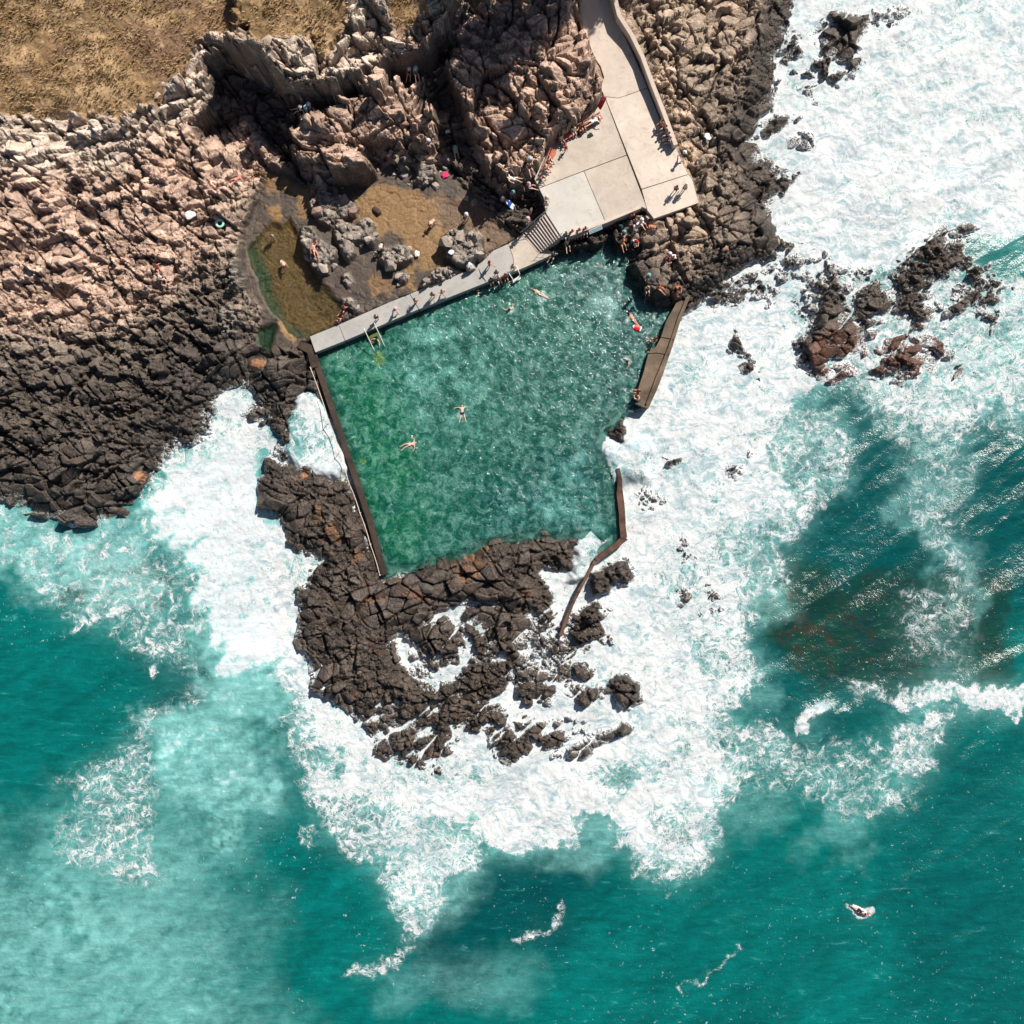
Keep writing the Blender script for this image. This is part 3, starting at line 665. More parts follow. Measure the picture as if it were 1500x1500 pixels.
reef = area([(1110,860),(1165,830),(1230,850),(1340,830),(1480,850),(1480,1010),(1400,1015),(1290,1005),(1200,1015),(1165,1000),(1120,930)], 22)
reef = np.maximum(reef, area([(100,800),(200,800),(250,850),(240,885),(180,890),(100,890)], 14))
reefn = sstep(-.1, .35, fbm(smx * .8, smy * .8, 4, 71) + .2); weed = sstep(0.05, .45, fbm(smx * .9 + 7, smy * .9, 5, 72, .7) + .25 * area([(1130,870),(1180,870),(1210,940),(1190,1000),(1150,930)], 20) * 1.5 - .1)
Q = C3(colr(2, 99, 95)) * np.ones(SX.shape + (1,))
sw = fbm(smx * .07 + smy * .05, smy * .22 - smx * .2, 3, 73); sw2 = fbm(smx * .5 + smy * .3, smy * 1.3 - smx * 1.0, 3, 74)
Q = Q * (1 + .22 * sw + .16 * sw2)[..., None]
Q = mix(Q, C3(colr(0, 68, 70)), dark[..., None] * .95)
Q = mix(Q, C3(colr(18, 54, 50)), (reef * .9)[..., None]); Q = mix(Q, C3(colr(62, 50, 30)), (reef * weed * .55)[..., None])
Q = mix(Q, C3(colr(16, 66, 50)), (reef * reefn * (1 - weed) * .5)[..., None])
mk = np.clip(MILK * (1 + .7 * fbm(smx * .16 + 1.5 * v1 + 8, smy * .16 + 1.5 * v2, 5, 79, .6) + .35 * sw2 + .35 * v1), 0, 1.25)
Q = mix(Q, C3(colr(132, 194, 190)), np.clip(mk * 1.1, 0, .95)[..., None])
Q = mix(Q, C3(colr(206, 216, 218)), sstep(.8, 1.15, mk)[..., None])
FOAM = np.clip(FOAM, 0, 1) * (1 - .32 * sstep(-.02, .5, fbm(smx * .22 + 3, smy * .22, 5, 77, .65)) - .14 * sstep(0, .5, fbm(smx * .8, smy * .8, 3, 78)))
# surging level: swell, foam relief, wave lifted over the walls
lum = fbm(smx * .45, smy * .45, 4, 81); lum2 = fbm(smx * 1.6, smy * 1.6, 4, 82); lum3 = fbm(smx * 4, smy * 4, 2, 83)
cu = smx * .78 + smy * .62; cw_ = -smx * .62 + smy * .78
swl = 1 - np.abs(fbm(cu * .045 + 3, cw_ * .17, 3, 86)) * 3
LV = .30 * np.clip(swl, -1, 1) + .12 * fbm(cu * .2, cw_ * .7, 3, 87) + .16 * fbm(smx * .1, smy * .16, 3, 84) + .05 * sw2 + FOAM * (.12 * lum + .07 * lum2 + .035 * lum3)
def lift(P, h, soft):
    global LV
    LV = LV + h * sstep(-soft, soft, smp(sdmap(P), WXs, WYs))
lift([(873,655),(885,640),(908,652),(925,640),(950,655),(950,700),(906,702),(897,690),(885,676)], 1.0, 15)
lift([(895,690),(906,690),(911,728),(900,735),(893,715)], .6, 7)
lift([(838,795),(850,776),(872,765),(890,782),(900,790),(890,800),(872,822),(862,850),(835,850),(845,815)], .8, 8)
lift([(432,585),(447,577),(462,580),(480,604),(497,625),(507,640),(508,675),(506,698),(485,704),(440,690),(420,660)], 1.0, 8)
# steep wave face, lower right
cr = smp(sdmap([(1165,1052),(1185,1035),(1215,1026),(1240,1040),(1215,1080),(1180,1110),(1165,1090)]), WXs, WYs); LV = LV + .35 * sstep(-14, 14, cr)
# never fill the pool basin or the land beyond the walls
ps = smp(M_POOL, SX, SY)
tz_s = smp(zc, SX, SY)
foamat = NT('sea_water'); T = foamat
fo = T.attr('foam'); wc = T.attr('watercol', True)
d1 = T.noise(.45, 3, .5); 
vadd = T.n('ShaderNodeVectorMath', operation='SCALE', inp={0: d1.outputs['Color']}); vadd.inputs['Scale'].default_value = 3.2
vp = T.n('ShaderNodeVectorMath', operation='ADD', inp={0: T.pos(), 1: vadd.outputs[0]}).outputs[0]
nA = T.noise(1.0, 6, .62, .6, vec=vp)
dw = T.noise(2.4, 4, .6, .5, vec=vp); dws = T.n('ShaderNodeVectorMath', operation='SCALE', inp={0: dw.outputs['Color']}); dws.inputs['Scale'].default_value = 1.1
vq = T.n('ShaderNodeVectorMath', operation='ADD', inp={0: vp, 1: dws.outputs[0]}).outputs[0]
def net(sc, w_, vec):
    e = T.n('ShaderNodeTexVoronoi', feature='DISTANCE_TO_EDGE', inp={'Vector': vec, 'Scale': sc}); return T.ramp(e.outputs['Distance'], 0, w_, 1, 0)
r1 = net(.9, .17, vq); r2 = net(2.6, .26, vq); r3 = T.ramp(nA.outputs[0], .35, .72)
lace = T.math('ADD', T.math('MULTIPLY', T.math('MAXIMUM', T.math('MULTIPLY', r1, .95), T.math('MULTIPLY', r2, .8)), .62), T.math('MULTIPLY', r3, .62))
v = T.math('ADD', T.math('MULTIPLY', fo, 1.18), T.math('MULTIPLY', T.math('SUBTRACT', lace, .62), 1.05))
grain = T.noise(7, 4, .7, .4, vec=vp)
v = T.math('ADD', v, T.math('MULTIPLY', T.math('SUBTRACT', grain.outputs[0], .5), .36))
m0 = T.ramp(v, .5, .82)
gate = T.ramp(fo, .04, .3)
m = T.math('MULTIPLY', T.math('MAXIMUM', m0, T.math('MULTIPLY', T.ramp(v, .22, .62), .34)), gate)
# white flecks painted into the colour for sun glints on open water
fl1 = T.noise(2.6, 4, .7, .5, off=(31, 7, 0)); fl2 = T.noise(.12, 3, .5, 0, off=(5, 90, 0))
fk = T.math('MULTIPLY', T.ramp(fl1.outputs[0], .64, .70), T.ramp(fl2.outputs[0], .44, .58))
m = T.math('MAXIMUM', m, T.math('MULTIPLY', fk, .7))
mf = T.n('ShaderNodeMapping', inp={'Vector': vp, 'Rotation': (0, 0, math.radians(-35)), 'Scale': (.5, 1.5, 1)})
fsh = T.noise(.8, 5, .58, 1.4, vec=mf.outputs[0]); fs2 = T.noise(.22, 4, .6, 1.0, vec=vp)
fsv = T.math('ADD', T.math('MULTIPLY', fsh.outputs[0], .72), T.math('MULTIPLY', fs2.outputs[0], .28))
fcol = T.mixc(T.ramp(fsv, .37, .53), (.34, .45, .48), (.65, .665, .665))
mp = T.n('ShaderNodeMapping', inp={'Vector': T.pos(), 'Rotation': (0, 0, math.radians(38)), 'Scale': (.32, 1.5, 1)})
stn = T.noise(1.0, 5, .68, .7, vec=mp.outputs[0]); stv = T.ramp(stn.outputs[0], .3, .72, .74, 1.3, False)
wcs = T.n('ShaderNodeVectorMath', operation='SCALE', inp={0: wc}); lk(T.t, stv, wcs.inputs['Scale'])
wc2 = T.mixc(T.math('MULTIPLY', T.ramp(stn.outputs[0], .62, .8), .35), wcs.outputs[0], tuple(colr(150, 206, 200)))
col = T.mixc(m, wc2, fcol)
wv = T.noise(1.1, 5, .6, .4); wv2 = T.noise(5, 3, .6, .3)
hgt = T.math('ADD', T.math('MULTIPLY', wv.outputs[0], .6), T.math('MULTIPLY', wv2.outputs[0], .22))
ro = T.ramp(m, 0, .6, .22, .85)
T.done(col, ro, T.bump(hgt, .5, .35), **{'Specular IOR Level': .4})
k = 1 / PPM
sxw = (SX - 750) * k; syw = (750 - SY) * k
keepS = (ps < 3) & ~((tz_s > LV + 1.4) & (np.hypot(SX - 750, SY - 750) < 1300))
LV = np.where(ps > -1, np.minimum(LV, LV - (ps + 1) * .0), LV)
sea = grid_mesh('sea', sxw, syw, LV, keepS, T.m, cols={'watercol': Q}, floats={'foam': FOAM})
tag(sea, 'turquoise sea with white surf breaking round the rocks', kind='structure')
print('sea', len(sea.data.vertices), round(time.time() - T0, 1))

# ------------------------------------------------------------------ pool water
pgx = np.arange(450, 1000, 2.0); pgy = np.arange(340, 850, 2.0); AX, AY = np.meshgrid(pgx, pgy)
psd = smp(sdmap(POOL), AX, AY); amx = (AX - 750) / PPM; amy = (750 - AY) / PPM
pn = fbm(amx * .6, amy * .6, 4, 91); pn2 = fbm(amx * .22, amy * .22, 3, 92); pn3 = fbm(amx * 1.6, amy * 1.6, 3, 93)
def pa(P, soft=30, a=18): return sstep(-soft, soft, smp(sdmap(P), AX + pn * a, AY + pn2 * a + pn3 * 6))
P0 = C3(colr(24, 92, 78)) * np.ones(AX.shape + (1,))
gm = pa([(470,520),(560,490),(590,560),(620,640),(640,740),(600,830),(560,830)], 45) * sstep(-.6, .35, pn + .25)
P0 = mix(P0, C3(colr(10, 104, 66)), (gm * (.5 + .5 * sstep(-.4, .4, pn3)) * .75)[..., None])
P0 = mix(P0, C3(colr(16, 78, 76)), (pa([(780,370),(900,350),(1000,440),(940,600),(900,640),(905,780),(700,800),(720,700),(850,650),(880,480)], 40) * .65)[..., None])
P0 = mix(P0, C3(colr(112, 180, 168)), (pa([(590,470),(680,450),(740,480),(720,600),(640,640),(560,520)], 40) * sstep(-.2, .5, pn + .1) * .42)[..., None])
P0 = mix(P0, C3(colr(104, 172, 164)), (pa([(700,790),(780,760),(880,770),(850,700),(900,640),(860,660),(760,740)], 18) * sstep(-.3, .5, pn3) * .5)[..., None])
P0 = mix(P0, C3(colr(150, 196, 190)), (pa([(868,430),(890,420),(905,450),(900,470),(880,455)], 14) * .6)[..., None])
P0 = mix(P0, C3(colr(96, 124, 50)), ((np.hypot(AX - 556, AY - 524) < 9 + pn3 * 5) * .6 + (np.hypot(AX - 532, AY - 676) < 4 + pn3 * 3) * .6)[..., None])
for sx_, sy_, sr_ in ((793,436,11),(923,466,10),(600,652,8),(746,455,8),(677,606,9),(920,528,6)):
    P0 = mix(P0, C3(colr(190, 222, 214)), ((1 - sstep(sr_ * .3, sr_, np.hypot(AX - sx_, AY - sy_) + pn3 * 6)) * .6)[..., None])
deepw = sstep(0, 14, psd)
T = NT('pool_water')
c = T.attr('watercol', True)
dv = T.noise(.9, 2, .5); va = T.n('ShaderNodeVectorMath', operation='SCALE', inp={0: dv.outputs['Color']}); va.inputs['Scale'].default_value = 1.2
vp = T.n('ShaderNodeVectorMath', operation='ADD', inp={0: T.pos(), 1: va.outputs[0]}).outputs[0]
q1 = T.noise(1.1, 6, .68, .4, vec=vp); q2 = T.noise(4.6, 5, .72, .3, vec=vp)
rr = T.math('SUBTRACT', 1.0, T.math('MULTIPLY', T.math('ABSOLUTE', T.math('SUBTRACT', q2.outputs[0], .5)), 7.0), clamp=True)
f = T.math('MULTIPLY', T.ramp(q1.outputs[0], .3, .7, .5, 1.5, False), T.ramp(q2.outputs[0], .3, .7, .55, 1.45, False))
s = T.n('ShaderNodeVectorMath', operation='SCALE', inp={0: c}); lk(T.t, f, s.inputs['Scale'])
cc = T.mixc(T.math('MULTIPLY', T.math('MULTIPLY', rr, T.ramp(q1.outputs[0], .42, .66)), .3), s.outputs[0], tuple(colr(176, 214, 204)))  # with the mottle above: caustic light painted into the water colour
wv = T.noise(1.6, 4, .6, .5); wv2 = T.noise(5.5, 3, .6, .3)
hg = T.math('ADD', T.math('MULTIPLY', wv.outputs[0], .7), T.math('MULTIPLY', wv2.outputs[0], .3))
bm = T.bump(hg, .6, .28)
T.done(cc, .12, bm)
pr = [n for n in T.t.nodes if n.type == 'BSDF_PRINCIPLED'][0]
tr = T.n('ShaderNodeBsdfTransparent', inp={0: (.62, .86, .80, 1)})
mxs = T.n('ShaderNodeMixShader'); lk(T.t, T.ramp(T.attr('depth'), 0, 1, .45, .93, False), mxs.inputs[0]); lk(T.t, tr.outputs[0], mxs.inputs[1]); lk(T.t, pr.outputs[0], mxs.inputs[2]); lk(T.t, mxs.outputs[0], T.out.inputs[0])
zk = (1 - .9 / CAMH) / PPM
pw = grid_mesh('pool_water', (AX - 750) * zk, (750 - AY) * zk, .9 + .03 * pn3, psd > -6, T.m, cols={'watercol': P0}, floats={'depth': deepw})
tag(pw, 'green mottled water filling the rock pool', kind='structure')
# clear tide pool water
T = NT('tide_water')
g = T.n('ShaderNodeBsdfGlossy', inp={'Roughness': .08}); rp = T.noise(3.2, 3, .6, 1.5); b = T.bump(rp.outputs[0], .9, .3)
lk(T.t, b, g.inputs['Normal'])
tr = T.n('ShaderNodeBsdfTransparent', inp={0: (.93, .93, .84, 1)}); lw = T.n('ShaderNodeFresnel', inp={'IOR': 1.33}); lk(T.t, b, lw.inputs['Normal'])
ms = T.n('ShaderNodeMixShader'); lk(T.t, lw.outputs[0], ms.inputs[0]); lk(T.t, tr.outputs[0], ms.inputs[1]); lk(T.t, g.outputs[0], ms.inputs[2]); lk(T.t, ms.outputs[0], T.out.inputs[0])
for nm, P, lab in (('tide_pool_water', TIDE, 'amber tide pool water above the walkway'), ('tide_pool_water', TIDE2, 'small dark green tide pool')):
    px_ = np.arange(340, 515, 3.0); py_ = np.arange(310, 525, 3.0); BX, BY = np.meshgrid(px_, py_)
    sd = smp(sdmap(P), BX, BY); kk = (1 - 1.6 / CAMH) / PPM
    o = grid_mesh(nm, (BX - 750) * kk, (750 - BY) * kk, 1.6 + .02 * fbm(BX * .1, BY * .1, 2, 5), sd > -6, T.m); tag(o, lab, kind='structure')
print('water', round(time.time() - T0, 1))
# ------------------------------------------------------------------ mesh building
def mat_plain(name, col, rough=.6, nscale=6, namp=.18, bump=.2, metal=0.0, spec=.4):
    T = NT(name)
    n = T.noise(nscale, 5, .6); f = T.ramp(n.outputs[0], .25, .75, 1 - namp, 1 + namp, False)
    s = T.n('ShaderNodeVectorMath', operation='SCALE', inp={0: tuple(col)}); lk(T.t, f, s.inputs['Scale'])
    return T.done(s.outputs[0], rough, T.bump(n.outputs[0], bump, .03) if bump else None, Metallic=metal, **{'Specular IOR Level': spec})
def mat_concrete(name, col, amp=.16):
    T = NT(name)
    a = T.noise(.45, 5, .65, .6); b = T.noise(5, 5, .7); c = T.noise(30, 2, .6)
    f = T.math('MULTIPLY', T.math('MULTIPLY', T.ramp(a.outputs[0], .3, .7, 1 - amp * 1.6, 1 + amp * .5, False), T.ramp(b.outputs[0], .3, .7, 1 - amp * .5, 1 + amp * .35, False)), T.ramp(c.outputs[0], .3, .7, .95, 1.05, False))
    s = T.n('ShaderNodeVectorMath', operation='SCALE', inp={0: tuple(col)}); lk(T.t, f, s.inputs['Scale'])
    st = T.noise(1.1, 6, .7, 1.0, off=(50, 3, 0)); cc = T.mixc(T.math('MULTIPLY', T.ramp(st.outputs[0], .52, .7), .55), s.outputs[0], tuple(np.array(col) * np.array([.62, .56, .5])))
    return T.done(cc, .85, T.bump(b.outputs[0], .3, .02))

def mesh_obj(name, bm, mat, parent=None, smooth=False):
    me = bpy.data.meshes.new(name); bmesh.ops.recalc_face_normals(bm, faces=bm.faces[:]); bm.to_mesh(me); bm.free()
    if smooth: me.polygons.foreach_set('use_smooth', [True] * len(me.polygons))
    me.materials.append(mat)
    return link(bpy.data.objects.new(name, me), parent)

def prism_bm(bm, pts, ztop, zbot, bevel=0.0):
    """pts: photo outline; ztop number or function of (px,py)"""
    zt = ztop if callable(ztop) else (lambda a, b: ztop)
    top = []; bot = []
    for p in pts:
        z = zt(*p); x, y, _ = W(p[0], p[1], z); top.append(bm.verts.new((x, y, z)))
        bot.append(bm.verts.new((x, y, z - (zt(*p) - zbot) if not callable(zbot) else zbot(*p))))
    n = len(pts)
    ft = bm.faces.new(top); fb = bm.faces.new(bot[::-1])
    for i in range(n): bm.faces.new((top[i], bot[i], bot[(i + 1) % n], top[(i + 1) % n]))
    return ft
def box_bm(bm, c, sz, M=None):
    r = bmesh.ops.create_cube(bm, size=1.0); vs = r['verts']
    for v in vs:
        v.co = Vector((v.co.x * sz[0] + c[0], v.co.y * sz[1] + c[1], v.co.z * sz[2] + c[2]))
        if M is not None: v.co = M @ v.co
    return vs
def tube_bm(bm, pts, r, seg=8):
    pts = [Vector(p) for p in pts]; rings = []
    for i, p in enumerate(pts):
        d = (pts[min(i + 1, len(pts) - 1)] - pts[max(i - 1, 0)]).normalized()
        a = d.cross(Vector((0, 0, 1)));
        if a.length < .05: a = d.cross(Vector((1, 0, 0)))
        a.normalize(); b = d.cross(a)
        rings.append([bm.verts.new(p + a * math.cos(t) * r + b * math.sin(t) * r) for t in [k * 2 * math.pi / seg for k in range(seg)]])
    for A, B in zip(rings[:-1], rings[1:]):
        for k in range(seg): bm.faces.new((A[k], A[(k + 1) % seg], B[(k + 1) % seg], B[k]))
    bm.faces.new(rings[0][::-1]); bm.faces.new(rings[-1])
def ribbon(pts, widths):
    """outline (photo px) of a wall that follows pts with given widths in px"""
    L = []; R = []
    for i, p in enumerate(pts):
        a = Vector(pts[max(i - 1, 0)]); b = Vector(pts[min(i + 1, len(pts) - 1)]); d = (b - a).normalized(); n = Vector((-d.y, d.x))
        w_ = widths[i] / 2
        L.append((p[0] + n.x * w_, p[1] + n.y * w_)); R.append((p[0] - n.x * w_, p[1] - n.y * w_))
    return L, R
def wall_bm(bm, pts, widths, ztops, zbot, jit=0.0, step=10):
    """a wall following pts, resampled and slightly worn"""
    P = []; Wd = []; Z = []
    for i in range(len(pts) - 1):
        a, b = Vector(pts[i]), Vector(pts[i + 1]); n = max(1, int((b - a).length / step))
        for k in range(n):
            t = k / n; P.append(tuple(a.lerp(b, t))); Wd.append(widths[i] + (widths[i + 1] - widths[i]) * t); Z.append(ztops[i] + (ztops[i + 1] - ztops[i]) * t)
    P.append(pts[-1]); Wd.append(widths[-1]); Z.append(ztops[-1])
    Wd = [w_ * (1 + random.uniform(-jit, jit)) for w_ in Wd]
    L, R = ribbon(P, Wd); rows = []
    for l, r, z in zip(L, R, Z):
        z2 = z + random.uniform(-jit, jit) * .25; row = []
        for q, zz in ((l, None), (l, z2), (((l[0] * 2 + r[0]) / 3, (l[1] * 2 + r[1]) / 3), z2 + jit * .1), (((l[0] + 2 * r[0]) / 3, (l[1] + 2 * r[1]) / 3), z2), (r, z2), (r, None)):
            x, y, _ = W(q[0], q[1], z); row.append(bm.verts.new((x, y, zbot if zz is None else zz)))
        rows.append(row)
    for A, B in zip(rows[:-1], rows[1:]):
        for k in range(5): bm.faces.new((A[k], A[k + 1], B[k + 1], B[k]))
    bm.faces.new(rows[0]); bm.faces.new(rows[-1][::-1])

M = {}
M['conc_pink'] = mat_concrete('concrete_pale', colr(222, 206, 190) * .95, .12)
M['conc_beige'] = mat_concrete('concrete_beige', colr(206, 192, 176) * .92, .14)
M['conc_grey'] = mat_concrete('concrete_grey', colr(208, 202, 192) * .93, .08)
M['conc_walk'] = mat_concrete('concrete_walkway', colr(184, 181, 175) * .9, .12)
M['conc_stair'] = mat_concrete('concrete_stair', colr(226, 206, 190) * .84, .08)
M['conc_brown'] = mat_concrete('weathered_brown_concrete', colr(132, 112, 92) * .85, .4)
M['conc_dark'] = mat_concrete('wet_brown_concrete', colr(74, 58, 48) * .85, .5)
M['conc_red'] = mat_concrete('rusty_brown_concrete', colr(118, 86, 68) * .85, .5)
M['wood'] = mat_plain('orange_painted_timber', colr(206, 104, 74) * .85, .5, 9, .2)
M['steel'] = mat_plain('stainless_tube', (.62, .62, .6), .3, 20, .05, 0, .9)
M['dark_steel'] = mat_plain('dark_steel', (.06, .06, .06), .5, 20, .1, 0, .3)
M['white'] = mat_plain('white_paint', (.8, .79, .77), .4, 20, .04, 0)
M['rope'] = mat_plain('pale_rope', colr(232, 208, 184), .8, 20, .1, 0)
M['sign'] = mat_plain('pale_blue_panel', colr(186, 208, 216), .4, 20, .04, 0)
M['signdark'] = mat_plain('blue_grey_lettering', colr(60, 96, 116), .5, 20, .04, 0)
M['algae'] = mat_plain('algae_step', colr(94, 110, 44) * .8, .7, 8, .3)

def zplat(px, py): return 3.62 + max(0, 141 - py) * .0098
def add_slab(name, pts, mat, z, lab, parent, zb=2.3):
    c = Vector((sum(p[0] for p in pts) / len(pts), sum(p[1] for p in pts) / len(pts)))
    bm = bmesh.new(); f = prism_bm(bm, pts, z, zb)
    bmesh.ops.triangulate(bm, faces=[f])
    o = mesh_obj(name, bm, mat, parent)
    if lab: o['label'] = lab
    return o
platform = empty('concrete_platform', W(880, 230, 2.4)); tag(platform, kind='structure')
bpy.context.view_layer.update()
def padd(*a, **k):
    o = add_slab(*a, parent=None, **k); o.parent = platform; o.matrix_parent_inverse = platform.matrix_world.inverted(); return o
zp = lambda d: (lambda a, b: zplat(a, b) + d)
padd('ramp_slab', [(849,-60),(851,15),(857,58),(864,66),(871,84),(880,97),(885,113),(882,122),(881,131),(886,141),(906,143.2),(948,128.6),(925,75),(899,22),(880,-60)], M['conc_pink'], zp(0), 'pale sloping top slab', zb=2.5)
padd('paving_slab', [(886.6,142.2),(906,144.2),(948.3,129.6),(967,177),(988,212),(1001,242),(1007.6,255),(940,276.6)], M['conc_pink'], zp(.03), 'long pale pink slab')
padd('paving_slab', [(940.4,277.8),(1008.2,256),(1014,263),(1018,278),(1023,297),(958,320),(948.5,308)], M['conc_pink'], zp(.03), 'seaward corner slab')
padd('paving_slab', [(885.6,142.4),(917.6,226.6),(855,249.8),(790,275),(783,262),(795,236),(808,203),(832,188),(850,176),(878,150),(882,141)], M['conc_beige'], zp(-.01), 'beige slab beside the benches')
padd('paving_slab', [(918,227.8),(948,306),(938,302),(887,324),(855.8,250.8)], M['conc_beige'], zp(-.01), 'square beige slab')
padd('paving_slab', [(855,251),(886.2,324.4),(834,343.4),(822,346),(800,312),(797,290),(790,276)], M['conc_grey'], zp(-.02), 'newer light grey slab by the stairs')
padd('edge_kerb', [(834,342.5),(887,322.6),(938,301.2),(939.6,304.6),(888.4,326.2),(835,346)], M['conc_stair'], lambda a, b: 3.74, None, zb=2.0)

walk = empty('pool_walkway', W(620, 430, 0)); tag(walk, 'long grey concrete walkway along the north side of the pool', 'walkway')
bpy.context.view_layer.update()
def sub(par, o): o.parent = par; o.matrix_parent_inverse = par.matrix_world.inverted(); return o
def wadd(pts, z, mat=None, lab=None): o = add_slab('walkway_slab', pts, mat or M['conc_walk'], z, lab, None, zb=-.6); return sub(walk, o)
wadd([(454,493),(496,476),(500,486),(505,499),(462,516)], 1.92, None, 'end slab of the walkway')
wadd([(496.6,475.6),(570,443),(600,431),(613,453),(550,480),(505.8,498.6),(500.6,485.6)], 1.9)
wadd([(600.8,430.6),(616,424),(666,404),(690,395),(706,384),(723,367),(744.5,357.5),(751,376),(753.5,397.5),(714,413),(630,446.5),(614,452.8)], 1.91)
wadd([(745.2,357.2),(765,343),(791,371),(800,364),(812,371.5),(770,391),(754.2,397.2),(751.8,376)], 1.88, M['conc_beige'], 'warmer slab at the foot of the stairs')

st = empty('concrete_staircase', W(794, 343, 1.9)); tag(st, 'flight of pale concrete steps with dark risers from platform to walkway', 'staircase')
bpy.context.view_layer.update()
NS = 10
A0, A1, B0, B1 = Vector((800, 312)), Vector((822, 346)), Vector((765, 342)), Vector((790, 371))
for k in range(NS):
    t0, t1 = k / NS, (k + 1) / NS
    z = 3.6 - (k + .9) * (1.7 / NS)
    q = [A0.lerp(B0, t0), A1.lerp(B1, t0), A1.lerp(B1, t1 + .012), A0.lerp(B0, t1 + .012)]
    bm = bmesh.new(); prism_bm(bm, [tuple(v) for v in q], z, 1.0 if k % 2 else 1.02)
    sub(st, mesh_obj('step', bm, M['conc_stair']))
for s, (P, Q) in enumerate(((A0, B0), (A1, B1))):
    r = empty('handrail', (0, 0, 0)); bm = bmesh.new()
    off = Vector((0, 0))
    top = Vector(W(P.x, P.y, 3.6)); bot = Vector(W(Q.x, Q.y, 1.9)); d = (bot - top); d.z = 0; d.normalize()
    r_pts = [top - d * .35 + Vector((0, 0, .92)), top + Vector((0, 0, .95)), bot + Vector((0, 0, .95)), bot + d * .3 + Vector((0, 0, .92))]
    COL.objects.unlink(r)
    tube_bm(bm, r_pts, .026)
    tube_bm(bm, [p + Vector((0, 0, -.42)) for p in r_pts[1:3]], .018)
    ho = sub(st, mesh_obj('handrail', bm, M['steel'], smooth=True))
    for t in (0, .5, 1):
        bm = bmesh.new(); p = top.lerp(bot, t); tube_bm(bm, [p + Vector((0, 0, -.1)), p + Vector((0, 0, .94))], .022)
        po = mesh_obj('handrail_post', bm, M['steel'], smooth=True); sub(ho, po) if False else sub(st, po)

def simple_wall(name, pts, widths, ztops, zbot, mat, lab, jit=.03, cat='wall', step=10):
    bm = bmesh.new(); wall_bm(bm, pts, widths, ztops, zbot, jit, step)
    o = mesh_obj(name, bm, mat); return tag(o, lab, cat)
# retaining wall by the path
simple_wall('retaining_wall', [(887,-60),(907,22),(925,50),(941,82),(957,125),(972,163),(990,212)], [7,6,6,6,6,6,6], [7.0,5.9,5.4,5.05,4.75,4.65,4.6], 2.4, M['conc_stair'], 'pale parapet wall along the seaward side of the path', .015, step=14)
# western pool wall with its rope rail
simple_wall('pool_wall', [(458,519),(466,540),(500,640),(540,758),(563,842)], [7,8,8,8,8], [1.35,1.3,1.25,1.25,1.3], -1.2, M['conc_dark'], 'straight dark wet wall along the west side of the pool', .02)
simple_wall('pier_block', [(432,502),(456,512),(461,538)], [8,16,10], [1.75,1.7,1.4], .2, M['conc_dark'], 'brown concrete block below the west end of the walkway', .05)
# eastern wall
ew = empty('sea_wall', W(968, 510, 0)); tag(ew, 'thick brown concrete sea wall between the pool and the surf', 'wall'); bpy.context.view_layer.update()
def ewadd(nm, pts, z, mat, zb=-1.2):
    return sub(ew, add_slab(nm, pts, mat, z, None, None, zb=zb))
ewadd('wall_block', [(998,428),(1004,429),(1011.5,433),(1006,447),(998,466),(988.5,497),(968.5,493.5),(976,470),(988,449)], 1.75, M['conc_brown'])
ewadd('wall_block', [(968.2,494.8),(988.2,498.2),(981,520),(962.5,516.5),(950,517.5),(953,512),(961,508)], 1.66, M['conc_brown'])
ewadd('wall_block', [(949.6,518.7),(962.5,517.8),(980.6,521.2),(972,546),(962,572),(950,598),(942,596),(931,591),(936,566),(943,545)], 1.62, M['conc_brown'])
bm = bmesh.new(); wall_bm(bm, [(1006,436),(1001,449),(994,466),(984,497),(974,524),(963,550),(955,572),(947,592)], [2.4]*8, [1.98,1.97,1.96,1.92,1.88,1.86,1.84,1.83], 1.2, .05, 6)
sub(ew, mesh_obj('kerb', bm, M['conc_brown']))
# low narrow walls
simple_wall('low_wall', [(905,686),(908,700),(908,722),(911,748),(912,770),(914,788)], [5,6,9,9,10,10], [1.35,1.35,1.32,1.35,1.35,1.4], -1, M['conc_red'], 'narrow rusty brown wall at the south east corner of the pool', .10, step=5)
simple_wall('low_wall', [(916,787),(905,797),(890,808),(873,820)], [9,8,7,6], [1.38,1.3,1.25,1.2], -1, M['conc_red'], 'short brown wall angling west from the corner of the pool', .12, step=4)
simple_wall('low_wall', [(872,821),(861,842),(850,862),(840,882),(830,906),(821,932)], [4.5,4,5,4,5,5.5], [1.15,1.1,1.05,1.0,.95,.9], -1, M['conc_red'], 'long thin brown wall running down into the surf', .14, step=4)

# rope rail on the western wall
rail = empty('rope_rail', W(510, 700, 1.25)); tag(rail, 'pale rope strung between short posts on the west pool wall', 'railing'); bpy.context.view_layer.update()
posts = [(457,540),(483,615),(498,661),(512,705),(529,751),(544,797),(558,842)]; tops = []
for p in posts:
    g = 1.28; x, y, _ = W(p[0], p[1], g)
    bm = bmesh.new(); tube_bm(bm, [(x, y, g - .1), (x, y, g + .82)], .035); bmesh.ops.create_uvsphere(bm, u_segments=8, v_segments=5, radius=.06, matrix=Matrix.Translation((x, y, g + .85)))
    sub(rail, mesh_obj('rail_post', bm, M['rope'], smooth=True)); tops.append(Vector((x, y, g + .8)))
bm = bmesh.new()
for a, b in zip(tops[:-1], tops[1:]):
    tube_bm(bm, [a.lerp(b, t) - Vector((0, 0, .38 * 4 * t * (1 - t))) for t in [k / 8 for k in range(9)]], .035, 6)
ro_ = mesh_obj('rope', bm, M['rope'], smooth=True); sub(rail, ro_)

